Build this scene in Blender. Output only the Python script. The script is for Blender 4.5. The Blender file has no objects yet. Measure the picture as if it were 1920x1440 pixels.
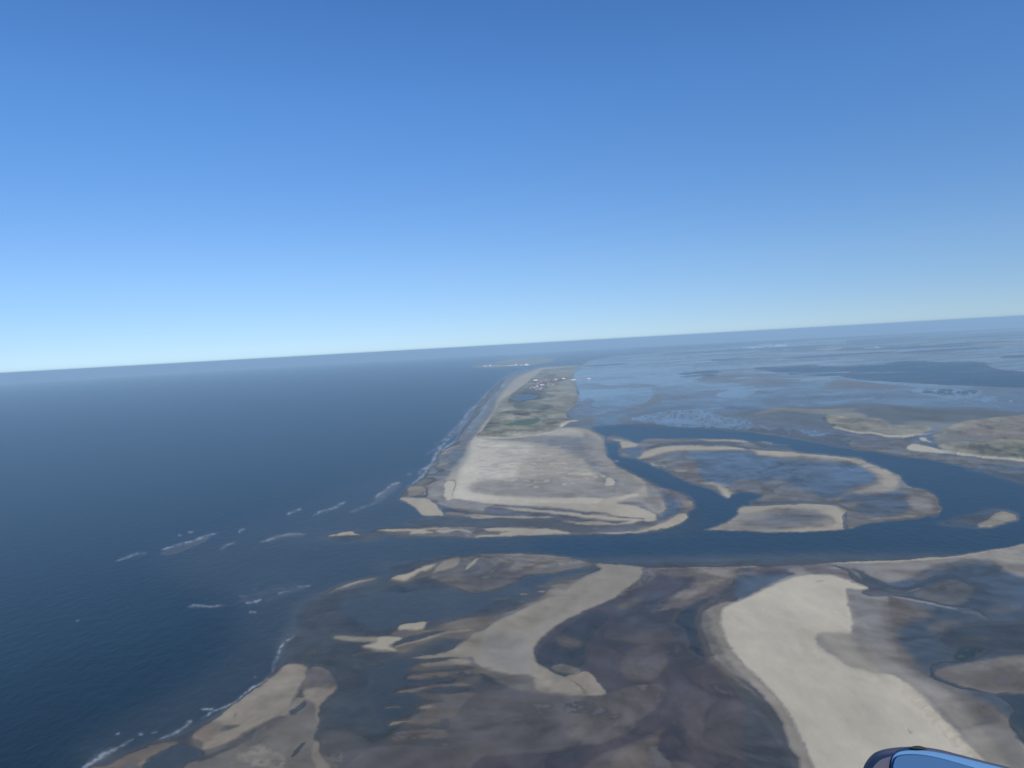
import bpy, math, random
import numpy as np
from mathutils import Matrix, Vector

# ------------------------------------------------------------------ camera, light, sky, exposure
scene = bpy.context.scene
ALT = 520.0                      # flying height, m
RE = 6.371e6                     # the earth curves: that is where the horizon comes from
FPX = 1397.0                     # focal length for a 1920 px wide frame
ROLL = math.atan(0.0563)
PITCH = math.radians(3.03)        # the line seen as horizon is the flat top of the haze, at flying height
R0 = np.array([1., 0., 0.])
F0 = np.array([0., math.cos(PITCH), -math.sin(PITCH)])
D0 = np.array([0., -math.sin(PITCH), -math.cos(PITCH)])
CR, SR = math.cos(ROLL), math.sin(ROLL)
XA = CR * R0 + SR * D0
YA = SR * R0 - CR * D0
ZA = -F0
cam_data = bpy.data.cameras.new('camera')
cam = bpy.data.objects.new('camera', cam_data)
scene.collection.objects.link(cam)
cam.matrix_world = Matrix(((XA[0], YA[0], ZA[0], 0), (XA[1], YA[1], ZA[1], 0), (XA[2], YA[2], ZA[2], ALT), (0, 0, 0, 1)))
cam_data.sensor_width = 36.0
cam_data.lens = 36.0 * FPX / 1920.0
cam_data.clip_start = 0.1
cam_data.clip_end = 400000.0
scene.camera = cam

SUN_EL, SUN_AZ = math.radians(36), math.radians(150)   # azimuth from +Y (view direction) towards +X
SKY_LIFT, SKY_SAT, SKY_TINT = 0.06, 1.15, ((0.0, (.68, .67, .74)), (0.6, (.56, .75, 1.0)), (0.10, (.76, .77, .84)), (0.31, (.72, .87, 1.04)))
world = bpy.data.worlds.new('World')
scene.world = world
world.use_nodes = True
wn = world.node_tree
wn.nodes.clear()
sky = wn.nodes.new('ShaderNodeTexSky')
sky.sky_type = 'NISHITA'
sky.sun_disc = False
sky.sun_elevation = SUN_EL
sky.sun_rotation = SUN_AZ
sky.altitude = 520
sky.air_density = 1.0
sky.dust_density = 0.3
sky.ozone_density = 3.0
bg = wn.nodes.new('ShaderNodeBackground')
bg.inputs['Strength'].default_value = 0.15
wo = wn.nodes.new('ShaderNodeOutputWorld')
# the eye is 520 m up: the sky starts at the dipped horizon, and below the thickest yellowish layer
tc = wn.nodes.new('ShaderNodeTexCoord')
mp = wn.nodes.new('ShaderNodeMapping')
mp.inputs['Location'].default_value = (0, 0, SKY_LIFT)
wn.links.new(tc.outputs['Generated'], mp.inputs['Vector'])
wn.links.new(mp.outputs[0], sky.inputs['Vector'])
hs = wn.nodes.new('ShaderNodeHueSaturation')
hs.inputs['Saturation'].default_value = SKY_SAT
tn = wn.nodes.new('ShaderNodeMix'); tn.data_type = 'RGBA'; tn.blend_type = 'MULTIPLY'
tn.inputs[0].default_value = 1.0
sx = wn.nodes.new('ShaderNodeSeparateXYZ')
wn.links.new(tc.outputs['Generated'], sx.inputs[0])
rp = wn.nodes.new('ShaderNodeValToRGB')
for i_, (e_, c_) in enumerate(SKY_TINT):
    k_ = rp.color_ramp.elements[i_] if i_ < 2 else rp.color_ramp.elements.new(e_)
    k_.position = e_; k_.color = c_ + (1,)
wn.links.new(sx.outputs['Z'], rp.inputs[0])
wn.links.new(rp.outputs[0], tn.inputs[7])
wn.links.new(sky.outputs[0], hs.inputs['Color'])
wn.links.new(hs.outputs[0], tn.inputs[6])
wn.links.new(tn.outputs[2], bg.inputs['Color'])
wn.links.new(bg.outputs[0], wo.inputs['Surface'])
sd = bpy.data.lights.new('sun', 'SUN')
sd.energy = 3.5
sd.angle = math.radians(0.53)
sd.color = (1.0, 0.945, 0.825)
sun = bpy.data.objects.new('sun', sd)
scene.collection.objects.link(sun)
sv = Vector((math.sin(SUN_AZ) * math.cos(SUN_EL), math.cos(SUN_AZ) * math.cos(SUN_EL), math.sin(SUN_EL)))
sun.rotation_euler = sv.to_track_quat('Z', 'Y').to_euler()
scene.view_settings.view_transform = 'Standard'
scene.view_settings.look = 'None'
scene.view_settings.exposure = 0.0
scene.view_settings.gamma = 1.0
scene.cycles.volume_bounces = 3
scene.cycles.max_bounces = 6
scene.cycles.volume_max_steps = 64
HAZE_DENSITY = 4.0e-5
HAZE_COLOR = (0.62, 0.86, 1.0, 1)

# ------------------------------------------------------------------ survey maths
def drop(x, y):
    return -(x * x + y * y) / (2 * RE)

def ground(s, w):
    """level image coordinates (s along the horizon, w below it) -> ground x, y"""
    rx = FPX * F0[0] + s * R0[0] + w * D0[0]
    ry = FPX * F0[1] + s * R0[1] + w * D0[1]
    rz = FPX * F0[2] + s * R0[2] + w * D0[2]
    h = np.hypot(rx, ry)
    t = -rz / h
    disc = np.maximum(t * t - 2 * ALT / RE, 0)
    d = RE * (t - np.sqrt(disc))
    return rx / h * d, ry / h * d

def sw(px, py):
    dx, dy = px - 960.0, py - 720.0
    return dx * CR - dy * SR, dx * SR + dy * CR

def xy(s, w):
    return s * CR + w * SR + 960.0, -s * SR + w * CR + 720.0

def at(px, py, h=0.0):
    s, w = sw(px, py)
    x, y = ground(np.float64(s), np.float64(w))
    return Vector((float(x), float(y), float(drop(x, y)) + h))

rng = np.random.RandomState(7)
PERM = rng.rand(512, 512).astype(np.float32)

def vnoise(x, y):
    xi = np.floor(x).astype(np.int64); yi = np.floor(y).astype(np.int64)
    fx = (x - xi).astype(np.float32); fy = (y - yi).astype(np.float32)
    fx = fx * fx * (3 - 2 * fx); fy = fy * fy * (3 - 2 * fy)
    a = PERM[yi & 511, xi & 511]; b = PERM[yi & 511, (xi + 1) & 511]
    c = PERM[(yi + 1) & 511, xi & 511]; d = PERM[(yi + 1) & 511, (xi + 1) & 511]
    return (a + (b - a) * fx) * (1 - fy) + (c + (d - c) * fx) * fy

def fbm(x, y, o=4, g=0.5):
    r = 0; a = 1.0; t = 0.0
    for i in range(o):
        r = r + a * vnoise(x * 2 ** i + 17.3 * i, y * 2 ** i + 9.1 * i)
        t += a; a *= g
    return r / t

# ------------------------------------------------------------------ survey sheet (one cell about one minute of view)
X0, Y0, NX, NY = -360, 540, 2640, 1180
COL = np.zeros((NY, NX, 3), np.float32)
HGT = np.full((NY, NX), -3.0, np.float32)
GLO = np.zeros((NY, NX), np.float32)
VEG = np.zeros((NY, NX), np.float32)
FOAM = np.zeros((NY, NX), np.float32)
GX, GY = np.meshgrid(np.arange(NX) + X0, np.arange(NY) + Y0)
NSW = sw(GX.astype(np.float32), GY.astype(np.float32))
with np.errstate(all='ignore'):
    WX, WY = ground(NSW[0].astype(np.float64), np.maximum(NSW[1], -73.6).astype(np.float64))
WX = WX.astype(np.float32); WY = WY.astype(np.float32)

#            albedo                 gloss  height veg
MAT = {
 'deep':    ((.001, .016, .027), 0, -3.0, 0),
 'chan':    ((.005, .030, .052), 0, -3.0, 0),  # bluer than deep: sky reflection put into the water colour
 'mid':     ((.040, .050, .052), 0, -1.6, 0),
 'shal':    ((.084, .086, .076), 0, -0.8, 0),
 'shal2':   ((.130, .124, .104), 0, -0.45, 0),
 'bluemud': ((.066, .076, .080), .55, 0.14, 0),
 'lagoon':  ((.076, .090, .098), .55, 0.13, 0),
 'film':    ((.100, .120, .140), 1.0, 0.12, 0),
 'flat':    ((.085, .095, .110), .65, 0.16, 0),
 'mud':     ((.078, .063, .056), .40, 0.16, 0),
 'mudlt':   ((.120, .098, .078), .25, 0.24, 0),
 'wetdk':   ((.120, .101, .084), .35, 0.25, 0),
 'wet':     ((.174, .148, .108), .25, 0.40, 0),
 'wetbr':   ((.190, .148, .098), .15, 0.40, 0),
 'pink':    ((.180, .140, .115), .20, 0.35, 0),
 'grey':    ((.285, .248, .194), .10, 0.70, 0),
 'damp':    ((.318, .262, .180), .05, 0.70, 0),
 'sand':    ((.465, .392, .266), 0, 1.10, 0),
 'dry':     ((.560, .482, .338), 0, 1.70, 0),
 'dull':    ((.335, .288, .210), 0, 1.00, 0),
 'bleach':  ((.630, .548, .395), 0, 1.80, 0),
 'veg':     ((.268, .240, .155), 0, 4.0, 1),
 'vegdk':   ((.120, .122, .092), 0, 6.0, 1),
 'vegbr':   ((.095, .080, .060), 0, 3.0, 1),
 'green':   ((.085, .135, .070), 0, 3.0, .2),
 'field':   ((.300, .240, .140), 0, 3.0, .1),
 'marsh':   ((.310, .280, .200), 0, 2.2, .4),
 'marshdk': ((.125, .130, .118), .1, 1.2, .3),
 'vegpink': ((.265, .208, .158), 0, 2.5, .6),
 'village': ((.150, .120, .098), 0, 4.0, .3),
 'farland': ((.060, .075, .055), 0, 2.0, .3),
 'algae':   ((.012, .050, .042), 0, -0.8, 0),
}

def box(m, r, axis):
    if r < 1: return m
    c = np.cumsum(np.pad(m, [(r + 1, r) if a == axis else (0, 0) for a in (0, 1)], mode='edge'), axis=axis, dtype=np.float64)
    n = m.shape[axis]
    if axis == 0: return ((c[2*r+1:2*r+1+n] - c[:n]) / (2*r+1)).astype(np.float32)
    return ((c[:, 2*r+1:2*r+1+n] - c[:, :n]) / (2*r+1)).astype(np.float32)

def blur(m, sig, ysig=None):
    if ysig is None: ysig = sig * 0.6
    for s, ax in ((sig, 1), (ysig, 0)):
        if s < .35: continue
        if s < .8:
            p = np.pad(m, [(1, 1) if a == ax else (0, 0) for a in (0, 1)], mode='edge')
            k = s * .35
            m = (p[2:] * k + p[:-2] * k + p[1:-1]) / (1 + 2*k) if ax == 0 else (p[:, 2:] * k + p[:, :-2] * k + p[:, 1:-1]) / (1 + 2*k)
        else:
            r = max(1, int(round(s)))
            for _ in range(2): m = box(m, r, ax)
    return m

def smooth(P, closed=True, n=6):
    P = np.array(P, float); N = len(P); out = []
    for i in range(N if closed else N - 1):
        if closed: a, b, c, d = P[i-1], P[i], P[(i+1) % N], P[(i+2) % N]
        else: a, b, c, d = P[max(i-1, 0)], P[i], P[i+1], P[min(i+2, N-1)]
        for k in range(n):
            t = k / n
            out.append(.5 * (2*b + (c-a)*t + (2*a-5*b+4*c-d)*t*t + (3*b-a-3*c+d)*t**3))
    if not closed: out.append(P[-1])
    return np.array(out)

FR = {'W': (0, 0, 1), 'A': (840, 640, 4.8), 'B': (1200, 580, 4.8), 'C': (1520, 580, 4.8), 'D': (700, 780, 4.8),
      'E': (1000, 760, 4.8), 'F': (780, 1020, 3.428), 'I': (1300, 700, 6), 'J': (1600, 700, 6), 'K': (1300, 860, 6),
      'L': (1600, 860, 6), 'M': (400, 940, 4.8), 'N': (100, 960, 4.8), 'O': (100, 1140, 3.31), 'P': (1280, 1020, 3),
      'Q': (980, 1020, 3.429), 'R': (560, 1020, 3.429), 'S': (1600, 1020, 3.428)}

def pts(fr, s):
    ox, oy, k = FR[fr]
    v = [float(t) for t in s.replace(',', ' ').split()]
    return np.array([(ox + v[i] / k, oy + v[i+1] / k) for i in range(0, len(v), 2)])

def fill(P, pad):
    SS = 4
    P = P - (X0, Y0)
    x0 = max(0, int(P[:, 0].min()) - pad); x1 = min(NX, int(P[:, 0].max()) + pad + 2)
    y0 = max(0, int(P[:, 1].min()) - pad); y1 = min(NY, int(P[:, 1].max()) + pad + 2)
    if x1 <= x0 or y1 <= y0: return None
    w, h = x1 - x0, y1 - y0
    inc = np.zeros((h * SS, w + 2), np.float32)
    Q = np.roll(P, -1, 0)
    for (ax, ay), (bx, by) in zip(P, Q):
        if ay == by: continue
        sg = 1 if by > ay else -1
        lo, hi = (ay, by) if sg > 0 else (by, ay)
        j0 = max(0, math.ceil((lo - y0 + .5) * SS - .5)); j1 = min(h * SS - 1, math.ceil((hi - y0 + .5) * SS - .5) - 1)
        if j1 < j0: continue
        j = np.arange(j0, j1 + 1)
        yy = (j + .5) / SS - .5 + y0
        xc = np.clip(ax + (bx - ax) * (yy - ay) / (by - ay) - x0, 0, w - .001)
        xi = xc.astype(int); fx = xc - xi
        np.add.at(inc, (j, xi), sg * (1 - fx)); np.add.at(inc, (j, xi + 1), sg * fx)
    m = np.abs(np.cumsum(inc, 1)[:, :w]).clip(0, 1)
    return x0, y0, m.reshape(h, SS, w).mean(1)

def put(x0, y0, m, mat):
    h, w = m.shape
    sl = (slice(y0, y0 + h), slice(x0, x0 + w))
    if mat == 'foam':
        FOAM[sl] = np.maximum(FOAM[sl], m); return
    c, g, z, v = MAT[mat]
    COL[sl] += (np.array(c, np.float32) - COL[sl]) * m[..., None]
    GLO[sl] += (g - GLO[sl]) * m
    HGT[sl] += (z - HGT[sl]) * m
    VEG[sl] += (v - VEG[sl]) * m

def gate(m, x0, y0, g):
    if g is None: return m
    sx, sy, th, soft = g[:4]
    h, w = m.shape
    sl = (slice(y0, y0 + h), slice(x0, x0 + w))
    if sx > 60: n = fbm(WX[sl] / sx, WY[sl] / sy, 5, .6)          # ground metres
    else: n = fbm(GX[sl] / sx, GY[sl] / sy, 4, .55)
    if len(g) > 4: n = 1 - np.abs(n - .5) * 4                     # ridged: creeks
    return m * np.clip((n - th) / soft + .5, 0, 1)

def L(mat, bl, fr, s, op=1.0, g=None):
    P = smooth(pts(fr, s))
    r = fill(P, int(bl * 3) + 3)
    if r is None: return
    x0, y0, m = r
    put(x0, y0, gate(blur(m, bl) * op, x0, y0, g), mat)

def S(mat, wd, fr, s, op=1.0, bl=.6, g=None, ends=True):
    """a stroke: its width tapers to both ends"""
    P = smooth(pts(fr, s), False, 6)
    T = np.gradient(P, axis=0); T /= np.maximum(np.linalg.norm(T, axis=1), 1e-6)[:, None]
    Nn = np.stack([-T[:, 1], T[:, 0]], 1)
    t = np.linspace(0, 1, len(P))
    wv = wd / 2 * (np.clip(np.minimum(t, 1 - t) * 6, .15, 1) if ends else np.ones_like(t))
    r = fill(np.concatenate([P + Nn * wv[:, None], (P - Nn * wv[:, None])[::-1]]), int(bl * 3) + 3)
    if r is None: return
    x0, y0, m = r
    put(x0, y0, gate(blur(m, bl) * op, x0, y0, g), mat)

COL[:] = MAT['deep'][0]
# ---- sea: greyer over the bars
L('mid', 40, 'W', '300,1060 560,960 720,900 860,880 1100,960 2000,1000 2000,1080 1000,1050 600,1200 520,1300 200,1460 150,1400 420,1240 420,1120', .8)
L('chan', 12, 'W', '1000,1010 1300,1000 1300,930 1140,850 1110,800 1500,820 1700,860 2300,900 2300,1000 1900,1040 1300,1062 1100,1050', .9)
L('shal', 18, 'W', '640,1000 900,975 1080,985 900,1000 700,1010 500,1020', .5)
# ---- mainland and wadden plain
L('farland', 1, 'W', '1180,652 1300,652 1400,650 1500,652 1600,653 1700,649 1800,644 1920,637 2350,615 2350,500 1920,520 1400,560 1180,600', 1)
L('flat', 2, 'W', '1078,694 1120,672 1250,660 1400,655 1600,656 1800,648 2350,618 2350,900 1920,868 1750,850 1600,820 1450,805 1300,798 1200,795 1109,800 1075,786 1061,773 1084,744 1077,720')
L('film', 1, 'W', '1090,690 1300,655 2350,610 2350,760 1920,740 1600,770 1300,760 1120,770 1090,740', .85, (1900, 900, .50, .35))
L('wetdk', 1, 'W', '1200,680 1400,660 2350,620 2350,860 1700,780 1400,800 1200,780', .7, (1700, 800, .57, .30))
L('chan', .8, 'C', '-500,530 -300,520 0,500 300,520 850,470 1150,478 1580,480 1620,520 1850,560 2600,600 2600,720 1900,700 1450,684 900,662 500,635 250,600 -100,590 -300,560')
L('film', .6, 'C', '100,480 400,485 830,493 500,500 200,520 50,500', .9)
S('film', 2.2, 'C', '-600,575 -200,572 300,572 650,565 900,560')
S('film', 1.2, 'C', '830,590 900,590', .6)
L('film', .7, 'C', '-100,640 0,615 120,615 230,622 150,632 0,650', .9)
L('flat', 1, 'C', '1560,500 1640,480 2000,450 2600,420 2600,520 1900,560 1700,530')
S('film', 3, 'C', '1600,510 1750,500 1920,490', .8)
S('film', 3, 'C', '1860,555 1920,550 2100,540', .8)
S('film', 2, 'C', '1040,465 1150,472 1260,462', .9)
L('pink', 1.5, 'C', '120,680 250,640 450,645 650,680 880,692 700,708 300,706', .8)
L('pink', 2, 'B', '480,620 700,585 1000,575 1320,600 1280,640 1000,662 600,655', .6)
L('pink', 1.5, 'B', '1000,655 1250,630 1450,645 1300,680 1100,675', .6)
L('film', 1, 'B', '700,760 850,715 1000,690 1060,720 1000,765 850,790 720,792', .9)
L('film', .7, 'C', '430,642 600,638 870,658 1200,678 1450,688 1420,705 1100,712 860,690 600,665')
L('film', 1, 'C', '900,730 1150,700 1500,720 1720,800 1600,835 1350,828 1150,790', .85, (14, 5, .47, .1))
L('chan', 1, 'C', '1000,745 1200,720 1500,735 1400,760', .5, (9, 3, .5, .08))
S('film', 3, 'C', '0,848 200,836 400,812 500,805 600,788')
S('film', 2.5, 'I', '0,418 200,402 360,382')
S('film', 2.5, 'I', '1180,366 1230,358 1290,366')
S('film', 1.6, 'I', '450,60 600,52 700,58')
S('film', 3, 'I', '0,178 400,172 800,186', .8)
L('film', 1, 'I', '270,260 420,200 680,190 640,250 400,270', .8)
S('film', 1.5, 'I', '850,180 1200,150 1480,185', .7)
# thin sheets of standing water and low mud backs, drawn out along the plain
rs = random.Random(5)
for i in range(150):
    off = 24 + 95 * rs.random() ** 1.3
    x = rs.uniform(1100, 2250); ln = rs.uniform(25, 90) * (1 + 26 / off * 2)
    y = 700 - .0563 * x + off
    if x < 1230 and off > 60: continue
    k = rs.uniform(-.012, .012)
    mt_ = rs.choice(['film', 'film', 'wetdk', 'flat', 'wetdk', 'chan'])
    if mt_ == 'chan': ln *= .6
    S(mt_, rs.uniform(.9, 2.6) * (.7 + off / 90), 'W', f'{x - ln:.1f},{y + .0563 * ln:.2f} {x - ln * .3:.1f},{y + .0563 * ln * .3 + k * ln + rs.uniform(-1, 1):.2f} {x + ln * .4:.1f},{y - .0563 * ln * .4 + rs.uniform(-1, 1):.2f} {x + ln:.1f},{y - .0563 * ln + k * ln:.2f}', rs.uniform(.45, .95), .5)
# juist roads: pale shallow water south of the island
L('film', 1, 'A', '1150,300 1300,262 1500,235 1700,245 1920,240 2300,300 2100,380 1860,400 1840,500 1750,560 1500,580 1250,560 1180,500 1180,430', .95, (2200, 1000, .40, .5))
L('wetdk', .6, 'A', '1130,400 1300,380 1500,400 1700,380 1900,400 1700,420 1400,430 1150,440', .6)
S('wetdk', 2, 'A', '1200,330 1500,325 1700,330', .5)
S('wetdk', 1.5, 'A', '1400,300 1700,290 1900,296', .5)
L('wetdk', 1, 'A', '1080,640 1160,560 1250,520 1330,530 1300,580 1500,640 1400,660 1250,700 1130,690', .7)
for o in range(5):
    S('film', 1.3, 'A', f'{1100+o*20},{650-o*24} {1190+o*22},{652-o*20} {1290+o*26},{664-o*16} {1420+o*22},{652-o*12}', .8, .4)
L('wet', 1, 'A', '1120,705 1300,680 1480,640 1700,590 1840,530 1870,480 1930,500 1900,550 1700,620 1500,650 1350,690 1310,740 1300,790 1250,790', .8)
# creek fields
L('wetdk', 1, 'W', '1155,790 1190,776 1260,768 1330,772 1480,780 1600,800 1700,820 1760,850 1700,858 1600,838 1500,822 1400,810 1300,803 1200,798', .85)
L('film', 1, 'E', '880,110 1000,85 1250,45 1600,40 1920,60 1920,200 1400,200 1200,185 1000,150 900,130', .9, (7, 3.2, .5, .12, 1))
L('film', 1, 'E', '1150,150 1300,120 1500,150 1480,195 1300,195', .8)
S('film', 2, 'E', '1230,50 1500,42 1750,25', .9)
for c in ('215,510 238,560 240,590 150,602', '300,510 335,575 372,606 300,614', '455,555 510,580 550,610 470,632', '690,570 640,612 560,640',
          '735,570 790,605 850,630 900,625 910,598', '1055,605 1075,640 1082,690', '1190,630 1280,680 1370,690 1450,700 1500,670 1610,682',
          '1360,640 1390,680', '1650,760 1700,750 1760,785', '60,440 150,470 90,500', '20,560 100,575 50,600', '380,540 420,570 500,575', '600,600 650,600'):
    S('film', 2.4, 'I', c, .85, .5)
L('film', .8, 'I', '1200,640 1300,650 1420,660 1500,700 1350,710 1250,690', .8, (6, 3, .45, .1, 1))
S('wet', 3, 'I', '520,645 750,668 900,690 1100,720 1350,765 1600,812 1900,862', .8)
# marsh bands
L('marshdk', 2, 'I', '200,450 500,440 800,400 1050,370 1500,370 1920,330 2600,380 3400,400 3400,560 1920,560 1560,600 1300,575 1000,545 600,520', .85)
L('marsh', 2, 'I', '700,455 850,400 1000,378 1150,388 1450,400 1920,410 1920,520 1750,500 1450,462 1200,440 1000,428', .7)
L('wetdk', 2, 'I', '500,480 760,468 1000,436 1200,446 1400,480 1450,545 1200,560 900,540', .6)
S('film', 2, 'I', '680,538 800,540 900,546', .4)
# memmert
L('veg', 1, 'J', '-320,480 0,500 300,515 460,588 700,570 868,610 862,650 700,692 560,712 300,700 0,662 -220,600', .9)
L('vegpink', 2, 'J', '-300,520 0,508 280,520 430,590 300,640 0,600', .8, (30, 12, .45, .2))
L('marsh', 1, 'J', '250,540 420,550 440,640 200,670 0,650 0,600', .6, (20, 6, .5, .15))
L('marshdk', 3, 'J', '0,405 600,385 1200,430 1920,440 2600,400 2600,540 1400,560 900,575 480,570 250,505')
L('vegdk', 2, 'J', '750,470 950,480 1150,465 1000,500 800,500', .4)
L('veg', 2, 'J', '900,690 1000,640 1200,560 1500,520 1920,480 3400,460 3400,1050 2400,1010 1920,975 1400,932 1100,902 960,830')
L('marsh', 4, 'J', '560,560 800,540 1050,560 1300,540 1200,640 960,690 860,640 760,600', .5)
L('vegpink', 3, 'J', '1050,640 1250,580 1450,540 1920,510 3000,500 3000,720 1500,740 1250,700', .85, (40, 10, .42, .2))
L('vegbr', 2, 'J', '1400,570 1700,580 1900,600 1700,630 1450,620', .7, (18, 5, .5, .1))
L('marsh', 2, 'J', '1500,560 1920,470 2600,480 2600,680 1900,690 1650,640', .5, (20, 5, .5, .12))
L('wetdk', 2, 'J', '900,720 1150,660 1300,700 1700,740 1500,770 1200,780 950,790', .5)
L('green', 2, 'J', '1400,905 1700,880 1850,820 1990,830 2400,900 2400,1010 1920,970', .55, (24, 6, .45, .2))
L('vegdk', 1, 'J', '900,800 1200,790 1600,830 2400,840 2400,990 1900,950 1200,900', .6, (16, 4, .55, .1))
L('marsh', 1, 'J', '950,800 1100,790 1400,800 1500,850 1250,880 1050,870', .6, (16, 5, .48, .1))
L('wet', 1, 'J', '0,705 300,715 560,735 600,850 900,905 1400,950 1920,990 3400,1090 3400,1400 2400,1280 1920,1180 1400,1075 1100,1020 700,950 300,885 0,850')
L('wetdk', 2, 'J', '0,700 500,740 590,840 400,860 0,780 -100,720', .7)
L('wetbr', 2, 'J', '500,760 650,740 900,905 700,930 520,850', .4)
L('wet', 3, 'L', '1000,0 1920,60 1920,260 1700,170 1400,110 1100,50', 1)
L('bluemud', 3, 'L', '1380,70 1920,90 1920,150 1600,130', .7)
L('shal', 4, 'L', '1250,110 1400,110 1700,160 2300,230 2300,320 1920,290 1700,230 1450,160', .9)
L('dry', .6, 'J', '595,850 680,798 800,818 950,856 1100,903 900,898 700,878')
L('dry', .5, 'J', '752,728 810,728 840,758 910,785 830,772 765,756')
L('vegbr', 1, 'J', '760,770 900,800 960,830 850,820 780,800', .6)
S('dry', 2.4, 'I', '1550,604 1650,625 1780,655 1930,680', 1, .5)
S('dry', 2.6, 'J', '-20,664 200,680 400,705 560,713 650,706 780,690 920,676', 1, .5)
S('dry', 3.2, 'J', '980,880 1200,913 1450,940 1700,966 1920,981 2500,1030 3200,1090', 1, .5)
L('wetdk', 1, 'J', '560,735 700,700 880,680 1000,670 900,700 760,720 640,790', .7)
S('dry', 2, 'J', '1755,310 1800,312', .8)
# ---- barrier complex south of the channel
L('wet', 1.2, 'W', '1165,854 1160,836 1172,830 1198,829 1219,822 1312,823 1400,828 1425,835 1442,843 1517,851 1583,857 1642,872 1672,885 1693,897 1707,912 1733,919 1750,927 1760,940 1763,960 1720,972 1667,977 1617,985 1590,991 1586,960 1567,948 1517,944 1450,945 1405,945 1430,930 1400,922 1377,925 1363,933 1333,918 1300,907 1271,895 1240,879 1196,862')
L('lagoon', 4, 'W', '1250,852 1330,847 1400,849 1480,862 1560,868 1620,874 1643,890 1640,903 1600,915 1560,935 1500,930 1450,925 1400,915 1340,912 1310,890 1290,870')
L('film', 3, 'W', '1540,870 1620,878 1640,892 1625,903 1580,906 1560,890', .4)
L('wet', 4, 'K', '450,240 650,235 800,265 950,215 1100,290 1300,360 1450,440 1350,470 1000,465 790,410 600,365 500,330', .8)
L('wet', 2, 'E', '1000,470 1200,430 1400,440 1500,560 1480,700 1300,640 1100,540', .6)
L('pink', 3, 'E', '1300,500 1450,550 1500,640 1480,700 1330,640', .6)
L('wet', 2, 'K', '1480,490 1700,410 1920,310 2100,300 2300,420 2300,500 2000,580 1800,585', .9)
L('lagoon', 2, 'L', '0,392 250,395 150,440 0,475 -150,470', .8)
L('bluemud', 5, 'L', '150,420 500,370 620,420 600,600 300,650 50,600', .8)
L('wetbr', 2, 'L', '600,350 780,355 900,410 950,500 960,640 850,640 900,520 800,400', .6)
L('grey', 4, 'L', '600,440 700,415 850,440 900,520 870,600 770,610 660,560', .9)
S('damp', 4, 'L', '150,690 450,664 740,645', .9, 1)
L('damp', 1.4, 'E', '925,482 1020,410 1180,365 1500,358 1860,385 1890,405 1500,412 1300,415 1150,440 1050,470')
L('sand', .8, 'E', '945,478 1050,410 1200,373 1500,366 1850,390 1860,402 1500,402 1300,405 1150,428 1050,458')
L('damp', 1.4, 'I', '620,850 900,862 1300,900 1700,935 1920,978 1930,1040 1700,985 1300,955 800,935 690,890')
L('sand', .8, 'I', '640,853 900,872 1300,907 1700,942 1920,985 1920,1022 1700,968 1300,937 800,915 700,880')
L('damp', 3, 'L', '0,-10 150,45 290,100 440,160 530,250 480,350 300,385 0,385 180,320 290,270 220,170 100,100 0,50')
L('sand', 2, 'L', '0,5 150,50 280,105 420,170 495,250 440,330 330,300 330,200 200,130 0,40', .6)
S('bluemud', 1, 'L', '130,110 200,100 280,100', .8, .3)
S('bluemud', 1, 'L', '60,75 150,62', .8, .3)
S('sand', 2.4, 'E', '1480,304 1700,311 1930,327', .9)
S('sand', 3, 'I', '100,752 300,748 450,758 650,772', .9)
S('sand', 3, 'I', '740,778 830,785 910,796', .9)
S('wet', 3, 'I', '640,775 900,800 1100,812', .6)
S('wetbr', 3.5, 'I', '700,825 900,835 1130,858', .9, 1)
S('mid', 4.5, 'E', '1000,395 1180,352 1500,338 1900,352', .6, 1.5)
S('mid', 3, 'I', '0,795 300,785 560,838 660,850 900,862 1100,880', .6, 1)
S('shal', 3, 'E', '850,372 950,368 1040,340', .6)
L('sand', 1.6, 'K', '90,278 250,300 345,420 385,443 420,410 400,360 330,320 230,270')
L('damp', 4, 'K', '200,265 400,300 470,370 420,410 330,340', .6)
L('wetbr', 4, 'K', '-80,50 40,60 60,200 100,270 0,270 -80,220', .7)
S('sand', 3, 'E', '1050,520 1120,545 1200,550', .8, 1)
S('sand', 3, 'E', '1270,595 1330,592 1385,590', .7, 1)
S('chan', 2, 'E', '1100,552 1180,550', .6)
S('chan', 2.2, 'K', '560,535 700,522 900,507 1300,493 1600,520 1780,570 1920,612', .8)
L('shal', 2, 'K', '640,470 800,480 1000,475 1300,488 900,503 700,515', .7)
# small bank at the channel fork
L('wet', 1, 'E', '655,300 700,270 740,268 860,305 950,330 1040,320 1000,370 940,372 860,395 800,400 780,345 700,330 680,340')
L('sand', 1, 'E', '785,330 850,325 930,345 920,372 800,388 788,360')
L('sand', .8, 'E', '695,312 760,308 860,325 780,322', .9)
L('lagoon', 1, 'E', '820,400 900,380 1000,400 930,470 800,450', .8)
L('damp', 1.5, 'E', '775,445 830,435 850,455 800,462', .8)
# oval island in the channel
L('damp', 1, 'K', '130,802 260,762 400,702 500,622 528,542 900,520 1300,506 1600,528 1725,590 1692,640 1690,760 1705,797 1400,812 1150,832 700,822 350,802')
L('sand', 1.5, 'K', '540,548 900,528 1300,512 1560,530 1690,620 1685,780 1300,810 1100,815 1300,775 1560,760 1600,680 1450,610 1200,570 900,565 700,600 560,640', .8)
L('grey', 3, 'K', '350,790 500,660 560,600 700,640 700,720 600,790', .7)
L('wet', 9, 'K', '560,740 800,610 1100,580 1400,592 1530,660 1480,730 1250,755 1000,790 700,790', .8)
L('bluemud', 10, 'K', '800,730 900,640 1100,600 1350,610 1440,660 1400,710 1200,740', .35)
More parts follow.
